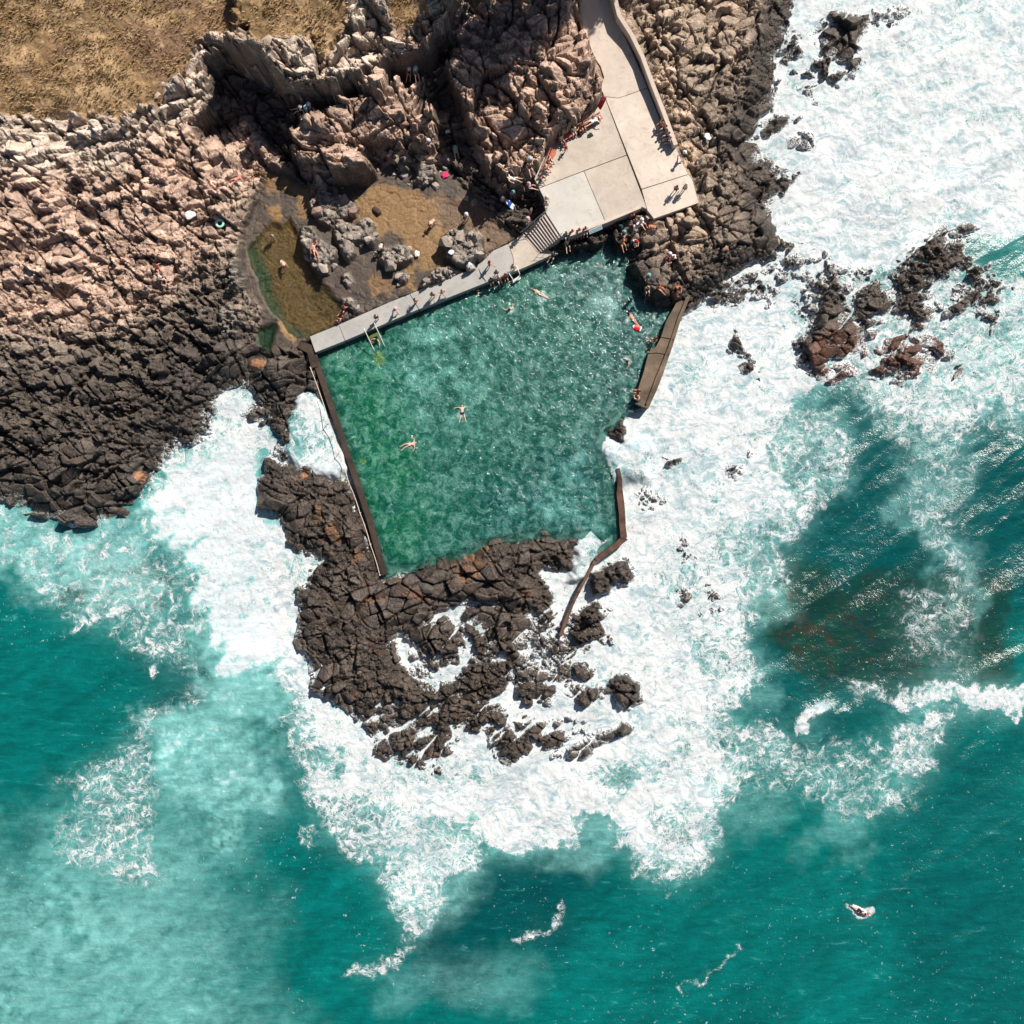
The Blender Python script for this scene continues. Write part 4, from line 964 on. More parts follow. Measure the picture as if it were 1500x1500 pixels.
# entry ladder and steps
def pw3(px, py, z): return Vector(W(px, py, z))
lad = empty('pool_steps', pw3(549, 494, 0)); tag(lad, 'pool entry steps with two long white handrails at the west end of the walkway', 'pool ladder'); bpy.context.view_layer.update()
for a, b in (((533, 481), (548, 513)), ((548.5, 474), (563, 506))):
    p0 = pw3(*a, 2.75); p1 = pw3(*b, 1.55); bm = bmesh.new()
    tube_bm(bm, [p0 - (p1 - p0).normalized() * .1 + Vector((0, 0, -.1)), p0, p1, p1 + Vector((0, 0, -.25))], .035)
    for t, zl in ((0, 1.85), (.5, -.2), (1, -.6)):
        q = p0.lerp(p1, t + (.02 if t == 0 else 0)); tube_bm(bm, [q, Vector((q.x, q.y, zl))], .026)
    sub(lad, mesh_obj('handrail', bm, M['white'], smooth=True))
for k in range(5):
    t = .12 + k * .22; a = pw3(533, 481, 0).lerp(pw3(548, 513, 0), t); b = pw3(548.5, 474, 0).lerp(pw3(563, 506, 0), t); z = 1.65 - k * .21
    d = (pw3(548, 513, 0) - pw3(533, 481, 0)).normalized() * .16
    bm = bmesh.new(); vs = [bm.verts.new(v + Vector((0, 0, zz))) for zz in (z, z - .05) for v in (a - d, b - d, b + d, a + d)]
    for f in ((0,1,2,3),(7,6,5,4),(0,4,5,1),(1,5,6,2),(2,6,7,3),(3,7,4,0)): bm.faces.new([vs[i] for i in f])
    sub(lad, mesh_obj('tread', bm, M['algae']))
lad2 = empty('pool_ladder', pw3(754, 402, 0)); tag(lad2, 'white framed pool ladder with a landing tray beside the seated bathers', 'pool ladder'); bpy.context.view_layer.update()
for a, b in (((743, 400), (751, 412)), ((756, 392), (761, 404))):
    bm = bmesh.new(); p = pw3(*a, 1.9); q = pw3(*b, 1.9)
    tube_bm(bm, [p, p + Vector((0, 0, .75)), p.lerp(q, .2) + Vector((0, 0, .92)), q + Vector((0, 0, .85)), q + Vector((0, 0, -.2)), q + Vector((0, 0, -1.6))], .04)
    sub(lad2, mesh_obj('ladder_rail', bm, M['white'], smooth=True))
for k in range(4):
    a = pw3(751, 412, 1.7 - k * .4); b = pw3(761, 404, 1.7 - k * .4); bm = bmesh.new(); tube_bm(bm, [a, b], .045 if k else .05); sub(lad2, mesh_obj('rung', bm, M['white']))
bm = bmesh.new(); prism_bm(bm, [(750,411),(761,403.5),(763,408),(752,415)], 1.25, 1.19); sub(lad2, mesh_obj('landing_tray', bm, M['white']))

# blue panel on the platform edge
sg = empty('notice_panel', pw3(872, 334, 3.7)); tag(sg, 'long pale blue notice panel along the pool edge of the platform', 'sign'); bpy.context.view_layer.update()
a = pw3(862, 339, 3.8); b = pw3(881, 331, 3.8); dn = Vector((b.y - a.y, -(b.x - a.x), 0)).normalized()
bm = bmesh.new(); up = Vector((0, 0, .28)); v = [bm.verts.new(c) for c in (a + up, b + up, b + dn * .32, a + dn * .32, a + up - dn * .03, b + up - dn * .03, b + dn * .29 - Vector((0,0,.03)), a + dn * .29 - Vector((0,0,.03)))]
for f in ((0,1,2,3),(7,6,5,4),(0,4,5,1),(1,5,6,2),(2,6,7,3),(3,7,4,0)): bm.faces.new([v[i] for i in f])
sub(sg, mesh_obj('panel', bm, M['sign']))
nn = (b - a).cross(dn * .32 - up).normalized(); nn = nn if nn.z > 0 else -nn
for row in range(2):
    bm = bmesh.new(); c0 = a.lerp(b, .08) + up.lerp(dn * .32, .25 + row * .4) + nn * .004; e1 = (b - a) * .84; e2 = (dn * .32 - up) * .12; tick = []
    for k in range(25): tick.append((bm.verts.new(c0 + e1 * (k / 24) + e2 * (.5 * random.random())), bm.verts.new(c0 + e1 * (k / 24) + e2 * (.7 + .5 * random.random()))))
    for A_, B_ in zip(tick[:-1], tick[1:]): bm.faces.new((A_[0], B_[0], B_[1], A_[1]))
    sub(sg, mesh_obj('lettering', bm, M['signdark']))
for t in (.15, .85):
    bm = bmesh.new(); q = a.lerp(b, t) + dn * .1; tube_bm(bm, [q + Vector((0, 0, .14)), q + Vector((0, 0, -1.0))], .03); sub(sg, mesh_obj('post', bm, M['steel']))

# benches
def make_bench(L):
    r = empty('bench', (0, 0, 0))
    for k in range(4):
        bm = bmesh.new(); box_bm(bm, (0, -.05 - k * .125, .44), (L, .105, .035)); mesh_obj('seat_slat', bm, M['wood'], r)
    for k in range(2):
        bm = bmesh.new(); box_bm(bm, (0, .10 + k * .05, .60 + k * .16), (L, .035, .12)); mesh_obj('backrest_slat', bm, M['wood'], r)
    for s in (-1, 0, 1):
        bm = bmesh.new(); box_bm(bm, (s * (L / 2 - .25), -.02, .21), (.06, .08, .41)); box_bm(bm, (s * (L / 2 - .25), -.43, .21), (.06, .08, .41)); box_bm(bm, (s * (L / 2 - .25), -.2, .41), (.05, .46, .03)); mesh_obj('leg_frame', bm, M['dark_steel'], r)
        bm = bmesh.new(); vs = box_bm(bm, (s * (L / 2 - .25), .1, .62), (.05, .04, .42)); mesh_obj('back_support', bm, M['dark_steel'], r)
    return r
for P, Q, lab in (((813.5,208),(843,191),'orange timber bench, middle one of the three along the rock'), ((846,189.5),(879,170.5),'orange timber bench nearest the red flag, upper right of the three'), ((795.5,252),(809,220),'orange timber bench nearest the stairs, lower left of the three')):
    z = zplat(*P) - .01; a = pw3(*P, z); b = pw3(*Q, z); d = b - a
    r = make_bench(d.length); r.location = (a + b) / 2; r.rotation_euler = (0, 0, math.atan2(d.y, d.x)); tag(r, lab, 'bench', 'orange benches on the platform')

# flag
fl_ = empty('flag', pw3(870, 168, 3.6)); tag(fl_, 'red and pink flag on a leaning timber pole by the end of the bench', 'flag'); bpy.context.view_layer.update()
p0 = pw3(869.5, 167, 3.6); p1 = pw3(884, 138, 5.6); bm = bmesh.new(); tube_bm(bm, [p0, p1], .03); sub(fl_, mesh_obj('pole', bm, M['conc_brown'], smooth=True))
bm = bmesh.new(); nx, ny = 12, 6; ax = (p1 - p0).normalized(); side = Vector((.5, -.35, -.3)).normalized(); gr_ = []
for i in range(nx):
    gr_.append([bm.verts.new(p0.lerp(p1, .38 + .6 * i / (nx - 1)) + side * (.5 * j / (ny - 1)) + Vector((0, 0, .07 * math.sin(j * 1.6 + i * .7)))) for j in range(ny)])
for i in range(nx - 1):
    for j in range(ny - 1): bm.faces.new((gr_[i][j], gr_[i + 1][j], gr_[i + 1][j + 1], gr_[i][j + 1]))
T = NT('red_pink_cloth'); g = T.pos(); sx = T.n('ShaderNodeSeparateXYZ', inp={0: g}); midx = p0.lerp(p1, .66).y
cc = T.mixc(T.ramp(sx.outputs[1], midx - .03, midx + .03), tuple(colr(214, 30, 44)), tuple(colr(246, 120, 130))); clothm = T.done(cc, .8)
c_ = mesh_obj('cloth', bm, clothm, smooth=True); sub(fl_, c_); md = c_.modifiers.new('thickness', 'SOLIDIFY'); md.thickness = .01
print('built', round(time.time() - T0, 1))
# ------------------------------------------------------------------ people
def vv(*a): return Vector(a).normalized()
UP = Vector((0, 0, 1)); DN = -UP; F = Vector((0, 1, 0)); Bk = -F; Rt = Vector((1, 0, 0)); Lt = -Rt
def pose(t, lat, head, arms, legs, feet, fwd, pel):
    """t torso dir, lat body's right, arms [(upper,fore)xLR], legs [(thigh,shin)xLR], pel pelvis position"""
    j = {}; j['pel'] = Vector(pel); j['waist'] = j['pel'] + t * .17; j['chest'] = j['pel'] + t * .40; j['neck'] = j['pel'] + t * .53
    j['jaw'] = j['neck'] + head * .09; j['skull'] = j['neck'] + head * .19; j['crown'] = j['neck'] + head * .265
    j['nose'] = j['neck'] + head * .145 + fwd * .115
    for s, n in ((-1, 'L'), (1, 'R')):
        i = 0 if s < 0 else 1
        j['sh' + n] = j['chest'] + lat * s * .175 + t * .06; j['el' + n] = j['sh' + n] + arms[i][0] * .29; j['wr' + n] = j['el' + n] + arms[i][1] * .25
        j['hip' + n] = j['pel'] + lat * s * .095 - t * .06; j['kn' + n] = j['hip' + n] + legs[i][0] * .43; j['an' + n] = j['kn' + n] + legs[i][1] * .42
        j['toe' + n] = j['an' + n] + feet[i] * .19 ; j['palm' + n] = j['wr' + n] + arms[i][1] * .07
        j['ear' + n] = j['neck'] + head * .16 + lat * s * .085
    return dict(j=j, t=t, lat=lat, head=head, arms=arms, fwd=fwd)
def skin_mesh(name, verts, edges, radii, root=0, sub=1):
    me = bpy.data.meshes.new(name + '_s'); me.from_pydata([tuple(v) for v in verts], edges, [])
    o = bpy.data.objects.new(name + '_s', me); COL.objects.link(o)
    m = o.modifiers.new('k', 'SKIN'); m.use_smooth_shade = True
    for i, sv in enumerate(me.skin_vertices[0].data):
        r = radii[i]; sv.radius = r if isinstance(r, tuple) else (r, r); sv.use_root = (i == root)
    s = o.modifiers.new('s', 'SUBSURF'); s.levels = sub; s.render_levels = sub
    dg = bpy.context.evaluated_depsgraph_get(); dg.update(); out = bpy.data.meshes.new_from_object(o.evaluated_get(dg)); out.name = name
    bpy.data.objects.remove(o); bpy.data.meshes.remove(me); return out
BODY = ['pel','waist','chest','neck','jaw','skull','crown','nose','shL','elL','wrL','palmL','shR','elR','wrR','palmR','hipL','knL','anL','toeL','hipR','knR','anR','toeR','earL','earR']
RAD = dict(pel=.125,waist=.115,chest=.135,neck=.055,jaw=.07,skull=.098,crown=.062,nose=.016,sh=.062,el=.044,wr=.03,palm=.036,hip=.092,kn=.06,an=.04,toe=.034,ear=.016)
ED = [('pel','waist'),('waist','chest'),('chest','neck'),('neck','jaw'),('jaw','skull'),('skull','crown'),('jaw','nose'),('skull','earL'),('skull','earR')]
for n in 'LR': ED += [('chest','sh'+n),('sh'+n,'el'+n),('el'+n,'wr'+n),('wr'+n,'palm'+n),('pel','hip'+n),('hip'+n,'kn'+n),('kn'+n,'an'+n),('an'+n,'toe'+n)]
def rad(k, kk=1.0): return RAD[k if k in RAD else k[:-1]] * kk
def build_pose(nm, P):
    j = P['j']; V = [j[b] for b in BODY]; R = [rad(b) for b in BODY]; E = [(BODY.index(a), BODY.index(b)) for a, b in ED]
    for s, n in ((-1, 'L'), (1, 'R')):          # four fingers and a thumb
        fore = P['arms'][0 if s < 0 else 1][1]; side = P['lat'] - fore * P['lat'].dot(fore)
        if side.length < .1: side = P['fwd'] - fore * P['fwd'].dot(fore)
        side.normalize(); curl = fore.cross(side); base = BODY.index('palm' + n)
        for k, L in enumerate((.062, .074, .07, .054)):
            a = j['palm' + n] + fore * .03 + side * (k - 1.5) * .022; b = a + fore * L * .55 ; c = b + fore * L * .4 + curl * .018
            i0 = len(V); V += [a, b, c]; R += [.011, .0095, .008]; E += [(base, i0), (i0, i0 + 1), (i0 + 1, i0 + 2)]
        a = j['wr' + n] + fore * .035 - side * s * .038; b = a + (fore - side * s).normalized() * .04; i0 = len(V); V += [a, b]; R += [.013, .010]; E += [(base, i0), (i0, i0 + 1)]
    D = {'body': skin_mesh('body', V, E, R)}
    def part(keys, edges, k, tag_, extra=None):
        VV = [j[q] for q in keys]; RR = [rad(q, k) for q in keys]
        return skin_mesh(tag_, VV, [(keys.index(a), keys.index(b)) for a, b in edges], RR)
    jj = dict(j)
    for n in 'LR':
        j['mth' + n] = j['hip' + n].lerp(j['kn' + n], .5); RAD['mth'] = .082
        j['mar' + n] = j['sh' + n].lerp(j['el' + n], .6); RAD['mar'] = .055
    D['shorts'] = part(['pel','hipL','mthL','hipR','mthR'], [('pel','hipL'),('hipL','mthL'),('pel','hipR'),('hipR','mthR')], 1.13, 'shorts')
    D['briefs'] = part(['pel','hipL','hipR'], [('pel','hipL'),('pel','hipR')], 1.1, 'briefs')
    D['shirt'] = part(['waist','chest','shL','marL','shR','marR','pel'], [('pel','waist'),('waist','chest'),('chest','shL'),('shL','marL'),('chest','shR'),('shR','marR')], 1.14, 'shirt')
    D['bikini_top'] = part(['chest','shL','shR'], [('chest','shL'),('chest','shR')], 1.03, 'bikini_top')
    # hair: cap over the back and top of the head
    bm = bmesh.new(); bmesh.ops.create_uvsphere(bm, u_segments=14, v_segments=10, radius=.118)
    X = P['fwd'].cross(P['head']).normalized(); Fw = P['head'].cross(X).normalized() * -1
    if Fw.dot(P['fwd']) < 0: Fw = -Fw
    for v in list(bm.verts):
        if v.co.y > .03 and v.co.z < .045: bm.verts.remove(v)
    for v in bm.verts:
        c = v.co * (1 + random.uniform(-.05, .05)); k = 1.0
        v.co = j['skull'] + P['head'] * .0 + X * c.x * .95 + Fw * (c.y * 1.02 - .018) + P['head'] * (c.z * .98 + .012)
    me = bpy.data.meshes.new('hair'); bm.to_mesh(me); bm.free(); me.polygons.foreach_set('use_smooth', [True] * len(me.polygons)); D['hair'] = me
    # hat
    bm = bmesh.new(); prof = [(.001,.105),(.07,.10),(.105,.07),(.115,.02),(.118,.0),(.20,-.02),(.205,-.03),(.118,-.012)]; rings = []
    for r, z in prof: rings.append([bm.verts.new(j['skull'] + X * r * math.cos(t) + Fw * r * math.sin(t) + P['head'] * (z + .035)) for t in [k * math.pi / 9 for k in range(18)]])
    for A, B in zip(rings[:-1], rings[1:]):
        for k in range(18): bm.faces.new((A[k], A[(k + 1) % 18], B[(k + 1) % 18], B[k]))
    me = bpy.data.meshes.new('hat'); bm.to_mesh(me); bm.free(); me.polygons.foreach_set('use_smooth', [True] * len(me.polygons)); D['hat'] = me
    for s in (-1, 1):
        bm = bmesh.new(); q = j['skull'] + X * s * .034 + Fw * .089 - P['head'] * .01; bmesh.ops.create_uvsphere(bm, u_segments=6, v_segments=4, radius=.012, matrix=Matrix.Translation(q))
        me = bpy.data.meshes.new('eye'); bm.to_mesh(me); bm.free(); D['eye%d' % s] = me
    return D
sl = lambda x, y, z: vv(x, y, z)
POSES = {
 'stand': pose(UP, Rt, sl(0,.08,1), [(sl(-.22,.02,-1), sl(-.08,.18,-1)), (sl(.22,.02,-1), sl(.05,.2,-1))], [(sl(-.06,.03,-1), sl(-.03,-.02,-1)), (sl(.08,.02,-1), sl(.03,-.03,-1))], [sl(-.2,1,-.25), sl(.25,1,-.25)], F, (0,0,.93)),
 'walk': pose(sl(0,.1,1), Rt, sl(0,.16,1), [(sl(-.2,.5,-1), sl(0,.8,-.8)), (sl(.22,-.5,-1), sl(.1,-.1,-1))], [(sl(-.04,-.42,-1), sl(0,-.6,-1)), (sl(.04,.5,-1), sl(0,.1,-1))], [sl(-.05,.8,-.6), sl(.08,1,.05)], F, (0,0,.88)),
 'wave': pose(sl(0,.05,1), Rt, sl(0,.1,1), [(sl(-1,.1,-.1), sl(-1,.3,.2)), (sl(.9,.3,.1), sl(.9,.5,.4))], [(sl(-.14,.2,-1), sl(-.05,-.1,-1)), (sl(.14,-.2,-1), sl(.05,-.3,-1))], [sl(-.1,1,-.25), sl(.2,1,-.3)], F, (0,0,.9)),
 'sit': pose(sl(0,-.12,1), Rt, sl(0,.2,1), [(sl(-.3,-.1,-1), sl(.1,.7,-.6)), (sl(.3,-.1,-1), sl(-.1,.7,-.6))], [(sl(-.14,1,-.02), sl(-.02,.15,-1)), (sl(.14,1,-.02), sl(.05,.1,-1))], [sl(-.1,1,-.3), sl(.1,1,-.3)], F, (0,0,.10)),
 'ground': pose(sl(0,-.28,1), Rt, sl(0,.15,1), [(sl(-.35,-.6,-1), sl(-.1,-.3,-1)), (sl(.3,.2,-1), sl(-.1,.9,-.3))], [(sl(-.16,1,.55), sl(-.03,.7,-.95)), (sl(.2,1,.12), sl(.05,1,-.2))], [sl(-.1,1,.1), sl(.1,.8,.5)], F, (0,0,.12)),
 'knees': pose(sl(0,.3,1), Rt, sl(0,.5,1), [(sl(-.3,.7,-.7), sl(.5,.8,.0)), (sl(.3,.7,-.7), sl(-.5,.8,.05))], [(sl(-.16,.8,.8), sl(-.03,.4,-1)), (sl(.16,.8,.8), sl(.05,.4,-1))], [sl(-.1,1,-.1), sl(.1,1,-.1)], F, (0,0,.12)),
 'lie': pose(sl(0,1,.05), Rt, sl(0,1,.12), [(sl(-.6,-.8,-.05), sl(-.2,-1,0)), (sl(.9,.3,0), sl(.3,1,0))], [(sl(-.12,-1,.45), sl(-.05,-.8,-.55)), (sl(.12,-1,0), sl(.02,-1,0))], [sl(-.1,-.7,.3), sl(.2,-.3,1)], UP, (0,0,.13)),
 'star': pose(sl(0,1,.02), Rt, sl(0,1,.08), [(sl(-1,.30,0), sl(-1,-.22,0)), (sl(1,.30,0), sl(1,-.10,0))], [(sl(-.30,-1,0), sl(-.18,-1,0)), (sl(.34,-1,0), sl(.24,-1,0))], [sl(-.3,-1,.4), sl(.3,-1,.4)], UP, (0,0,.02)),
 'swim': pose(sl(0,1,-.02), Lt, sl(0,1,.12), [(sl(-.45,1,.12), sl(-.1,1,-.02)), (sl(.8,-.3,.05), sl(.5,-.9,-.2))], [(sl(-.08,-1,-.05), sl(-.05,-1,.05)), (sl(.12,-1,0), sl(.1,-1,.08))], [sl(0,-1,.1), sl(0,-1,.1)], DN, (0,0,0)),
 'side': pose(sl(.25,1,0), sl(1,-.25,.2), sl(-.35,1,.1), [(sl(-.9,.7,.0), sl(-.9,-.5,.0)), (sl(.9,-.2,-.1), sl(.6,-.9,-.1))], [(sl(-.3,-1,.1), sl(.05,-1,-.1)), (sl(0,-1,.05), sl(.25,-1,-.1))], [sl(0,-1,.2), sl(.3,-1,.2)], UP, (0,0,.04)),
 'tread': pose(sl(0,.1,1), Rt, sl(0,.12,1), [(sl(-1,.5,-.25), sl(-.5,1,-.1)), (sl(1,.5,-.25), sl(.5,1,-.1))], [(sl(-.2,.4,-1), sl(-.1,-.3,-1)), (sl(.2,.2,-1), sl(.1,-.3,-1))], [sl(-.1,1,-.5), sl(.1,1,-.5)], F, (0,0,-.42)),
 'bend': pose(sl(0,1,.55), Rt, sl(0,1,.1), [(sl(-.25,.4,-1), sl(0,.3,-1)), (sl(.25,.4,-1), sl(0,.4,-1))], [(sl(-.14,.3,-1), sl(-.05,-.35,-1)), (sl(.14,.3,-1), sl(.05,-.35,-1))], [sl(-.1,1,-.2), sl(.1,1,-.2)], F, (0,0,.82)),
}
PM = {k: build_pose(k, p) for k, p in POSES.items()}
print('poses', round(time.time() - T0, 1), sum(len(m.polygons) for d in PM.values() for m in d.values()))
MC = {}
def cm(kind, c):
    key = (kind, c)
    if key not in MC: MC[key] = mat_plain(kind, colr(*c) * .95, .75 if kind != 'skin' else .5, 12, .08, 0)
    return MC[key]
SK = {'f': (228, 186, 162), 't': (198, 150, 122), 'd': (120, 78, 56), 'r': (222, 150, 124)}
HR = {'b': (38, 26, 20), 'n': (92, 62, 38), 'y': (196, 160, 104), 'g': (150, 144, 138)}
CL = dict(w=(236, 234, 232), k=(28, 30, 36), n=(30, 46, 84), r=(190, 36, 46), p=(230, 176, 184), s=(224, 156, 144), t=(120, 176, 174), l=(170, 204, 226), g=(120, 124, 128), u=(120, 60, 130), o=(226, 110, 60), e=(176, 60, 70), y=(214, 200, 120), b=(50, 92, 180), c=(214, 200, 180))
def person(pz, px, py, face, lab, top=None, bot='n', skin='f', hair='n', hat=None, z=None, grp=None, sc=1.0):
    """face: degrees anticlockwise from the top of the photo"""
    D = PM[pz]
    g = ground(px, py, 0 if pz in ('stand', 'walk', 'wave', 'bend') else 5) if z is None else z
    x, y, _ = W(px, py, g + (.45 if pz in ('stand', 'walk', 'wave', 'bend') else .1))
    r = empty('person', (x, y, g), math.radians(face)); r.scale = (sc,) * 3
    def put(n, me, mat):
        o = bpy.data.objects.new(n, me)
        if not me.materials: me.materials.append(mat)
        link(o, r); o.material_slots[0].link = 'OBJECT'; o.material_slots[0].material = mat; return o
    put('body', D['body'], cm('skin', SK[skin])); put('eye', D['eye-1'], cm('eyes', (30, 26, 24))); put('eye', D['eye1'], cm('eyes', (30, 26, 24)))
    put('hair', D['hair'], cm('hair', HR[hair]))
    if top == 'bikini': put('bikini_top', D['bikini_top'], cm('cloth', CL[bot]))
    elif top: put('shirt', D['shirt'], cm('cloth', CL[top]))
    if bot: put('briefs' if top == 'bikini' else 'shorts', D['briefs' if top == 'bikini' else 'shorts'], cm('cloth', CL[bot]))
    if hat: put('hat', D['hat'], cm('cloth', CL[hat]))
    return tag(r, lab, 'person', grp)
WK = 1.91; PS = 3.62; G = None
gp = 'people on the walkway'
person('stand', 552, 466, 200, 'person in dark swimwear standing on the walkway above the entry steps', 'k', 'n', z=WK, grp=gp, hair='b')
person('walk', 580, 455, 250, 'person in pale pink top walking along the walkway', 'p', 'w', z=WK, grp=gp, hat='p')
person('walk', 609, 441, 160, 'person in red shorts carrying a dark towel on the walkway', None, 'r', z=WK, grp=gp, hair='b')
person('stand', 634, 433, 180, 'bare chested tanned person standing on the walkway, left of a pair', None, 'e', 't', z=WK, grp=gp)
person('walk', 649, 430, 60, 'slim bare armed person on the walkway, right of a pair', 'bikini', 's', z=WK, grp=gp, hair='n')
person('wave', 717, 388, 300, 'person in red swimsuit with arm stretched out on the walkway', 'bikini', 'r', 't', z=WK, grp=gp, hair='b')
ge = 'bathers sitting along the pool edge'
person('sit', 719, 411, 200, 'tanned bather sitting on the pool edge, leftmost of the seated row', None, 'k', 't', z=WK, grp=ge, hair='b')
person('stand', 727, 401, 190, 'bare backed bather standing behind the seated row by the ladder', None, 'e', 't', z=WK, grp=ge, hair='n')
person('sit', 730, 409, 210, 'bather with legs over the pool edge below the standing bather', None, 'n', 'f', z=WK, grp=ge)
person('sit', 740, 405, 200, 'bather in dark red sitting just left of the white ladder', None, 'e', 'r', z=WK, grp=ge, hair='b')
person('stand', 751, 393, 200, 'bather standing at the head of the white pool ladder', 'bikini', 'c', 'f', z=WK, grp=ge)
gw = 'swimmers in the pool'
person('tread', 690, 424, 200, 'swimmer in white holding the walkway edge', 'w', 'n', z=.92, grp=gw, hair='b')
person('tread', 701, 426, 100, 'swimmer with yellow shorts beside the walkway edge', None, 'y', z=.95, grp=gw)
person('ground', 504, 452, 150, 'bather sitting at the corner of the tide pool', None, 'n', 'r', grp='bathers in the tide pool', hair='n')
person('sit', 498, 470, 60, 'pink shouldered bather at the walkway kerb by the tide pool', 'p', 'n', 'r', grp='bathers in the tide pool', z=1.7)
person('tread', 552, 497, 150, 'swimmer climbing out between the two white handrails', None, 'k', 'f', z=1.2, hair='b', grp=gw)
person('star', 677, 604, 2, 'swimmer floating on their back with arms and legs spread', None, 'n', 'f', z=.92, grp=gw, hair='n')
person('side', 600, 651, -66, 'swimmer floating on their side with one arm curved over the head', 'bikini', 'p', 'f', z=.92, grp=gw, hair='n')
person('swim', 791, 430, 60, 'pale swimmer stroking away from the ladder amid ripples', None, 'c', 'f', z=.93, grp=gw, hair='y')
person('tread', 746, 454, 20, 'swimmer with head and shoulders out in the upper middle of the pool', 'bikini', 'k', 'f', z=1.0, grp=gw)
person('swim', 928, 468, 40, 'swimmer reaching out beside the red bodyboard', None, 'c', 'r', z=.95, grp=gw, hair='b')
person('tread', 920, 529, 120, 'dark haired swimmer alone near the sea wall', None, 'k', 't', z=.95, grp=gw, hair='b')
person('sit', 960, 497, 100, 'bather sitting on the notch of the sea wall', None, 'o', 't', z=1.55, grp='bathers on the sea wall', hair='b')
person('tread', 954, 503, 90, 'bather in the water below the notch of the sea wall', None, 'k', 'f', z=1.0, grp='bathers on the sea wall')
person('sit', 935, 574, 80, 'upper of two bathers at the south end of the sea wall', None, 'k', 'r', z=1.55, grp='bathers on the sea wall', hair='b')
person('knees', 935, 586, 40, 'lower of two bathers at the south end of the sea wall', None, 'n', 'f', z=1.6, grp='bathers on the sea wall')
gf = 'people on the tide flats'
person('bend', 635, 325, 140, 'person in salmon shirt bending over on the sand flat', 's', 'c', 'f', grp=gf)
person('stand', 684, 319, 150, 'person in white cap standing on the bare sandy flat', 'p', 'c', 'f', hat='w', grp=gf)
person('bend', 560, 359, 160, 'person in pale blue shirt and hat stooping by the middle outcrop', 'l', 'k', 'f', hat='c', grp=gf)
person('knees', 552, 370, 150, 'child in white shirt crouching beside the stooping adult', 'w', 'n', 'f', sc=.75, grp=gf)
person('stand', 400, 348, 170, 'person in white standing in the amber tide pool', 'w', 'c', 'f', z=1.3, grp=gf)
person('bend', 415, 385, 210, 'person wading bent over in the amber tide pool', None, 'c', 'f', z=1.3, grp=gf)
person('lie', 461, 367, 20, 'pink sunbather lying on the outcrop beside the tide pool', 'bikini', 'p', 'r', grp=gf)
gc = 'people among the cliff rocks'
person('ground', 440, 161, 100, 'person with pale grey hat in the shaded gully, leftmost of three', 'w', 'k', hat='w', grp=gc)
person('ground', 449, 163, 160, 'person with pale teal shirt in the shaded gully, middle of three', 't', 'k', hat='l', grp=gc)
person('ground', 455, 158, 220, 'person with round white hat in the shaded gully, rightmost of three', 'w', 'n', hat='w', grp=gc)
person('lie', 346, 263, -60, 'pinkish sunbather lying across the pebbly rocks at the left', 'bikini', 's', 'r', grp=gc)
person('ground', 232, 392, 200, 'reddish sunbather sitting on the western shelf, upper of two', 'bikini', 'e', 'r', grp=gc)
person('ground', 236, 406, 260, 'sunbather in white with legs stretched on the western shelf', 'w', 'n', 'f', grp=gc)
person('ground', 600, 107, 170, 'person with white hat in the cleft below the headland, left of two', 'k', 's', hat='w', grp=gc)
person('ground', 610, 106, 190, 'person with pale hat in the cleft below the headland, right of two', 'g', 'k', hat='l', grp=gc)
person('knees', 628, 206, 180, 'person in white and pink hat sitting on the straight cliff ledge', 'p', 'c', hat='w', grp=gc)
person('ground', 668, 221, 190, 'person in teal hat sitting on the isolated block in the gully', 't', 'w', hat='t', grp=gc)
person('ground', 747, 250, 90, 'person in pale blue shirt on the rock point, upper of a pair', 'l', 'k', 'f', grp=gc)
person('lie', 752, 262, 80, 'person in white patterned shirt lying on the rock point', 'w', 'w', 'f', grp=gc)
person('stand', 737, 295, 180, 'person in pink cap holding the white and blue bodyboard', 'l', 's', 'f', hat='p', grp=gc)
person('stand', 751, 286, 180, 'person in green hat standing in shade behind the bodyboard', 't', 'n', 'f', hat='t', grp=gc)
person('stand', 773, 325, 150, 'person in lilac hat in the shade beside the stairs', 'p', 'c', 'f', hat='p', grp=gc)
person('knees', 775, 233, 200, 'person in pale blue cap sitting at the rock edge behind the benches', 'l', 'k', 'f', hat='l', grp=gc)
person('ground', 776, 245, 200, 'person in black sitting at the rock edge with bare knees', 'k', 'k', 'f', hair='b', grp=gc)
person('ground', 776, 273, 260, 'person in white spotted shirt on the rocks above the stairs', 'w', 'k', 'f', hat='p', grp=gc)
gb = 'people resting on the platform'
def bz(px, py): return zplat(px, py) + .46
person('lie', 868, 178, -62, 'person in white shirt lying along the bench near the flag', 'w', 'w', 'f', z=bz(868, 178) - .02, grp=gb, hat='w')
person('sit', 853, 184, 210, 'dark haired tanned person on the bench near the flag', None, 'k', 't', z=bz(853, 184), grp=gb, hair='b')
person('sit', 840, 191, 200, 'person in white and grey top at the gap between two benches', 'w', 'g', 'f', z=bz(840, 191), grp=gb)
person('sit', 822, 203, 210, 'tanned person leaning forward on the middle bench', 'c', 'w', 't', z=bz(822, 203), grp=gb)
person('knees', 826, 210, 200, 'child in lilac shirt crouching before the middle bench', 'u', 'w', 'f', z=PS, sc=.8, grp=gb)
person('walk', 829, 218, 170, 'small child in red cap and red shirt standing on the platform', 'r', 'e', 'f', hat='r', z=PS, sc=.68, grp=gb)
person('sit', 804, 234, 235, 'person in white shirt on the lower bench, upper of two', 'w', 'k', 'f', z=bz(804, 234), grp=gb)
person('sit', 799, 246, 235, 'fair haired person in white on the lower bench', 'w', 'k', 'f', z=bz(799, 246), hair='y', grp=gb)
person('knees', 793, 261, 230, 'person with auburn hair and dark red shorts below the lower bench', 'w', 'e', 'f', z=PS, grp=gb)
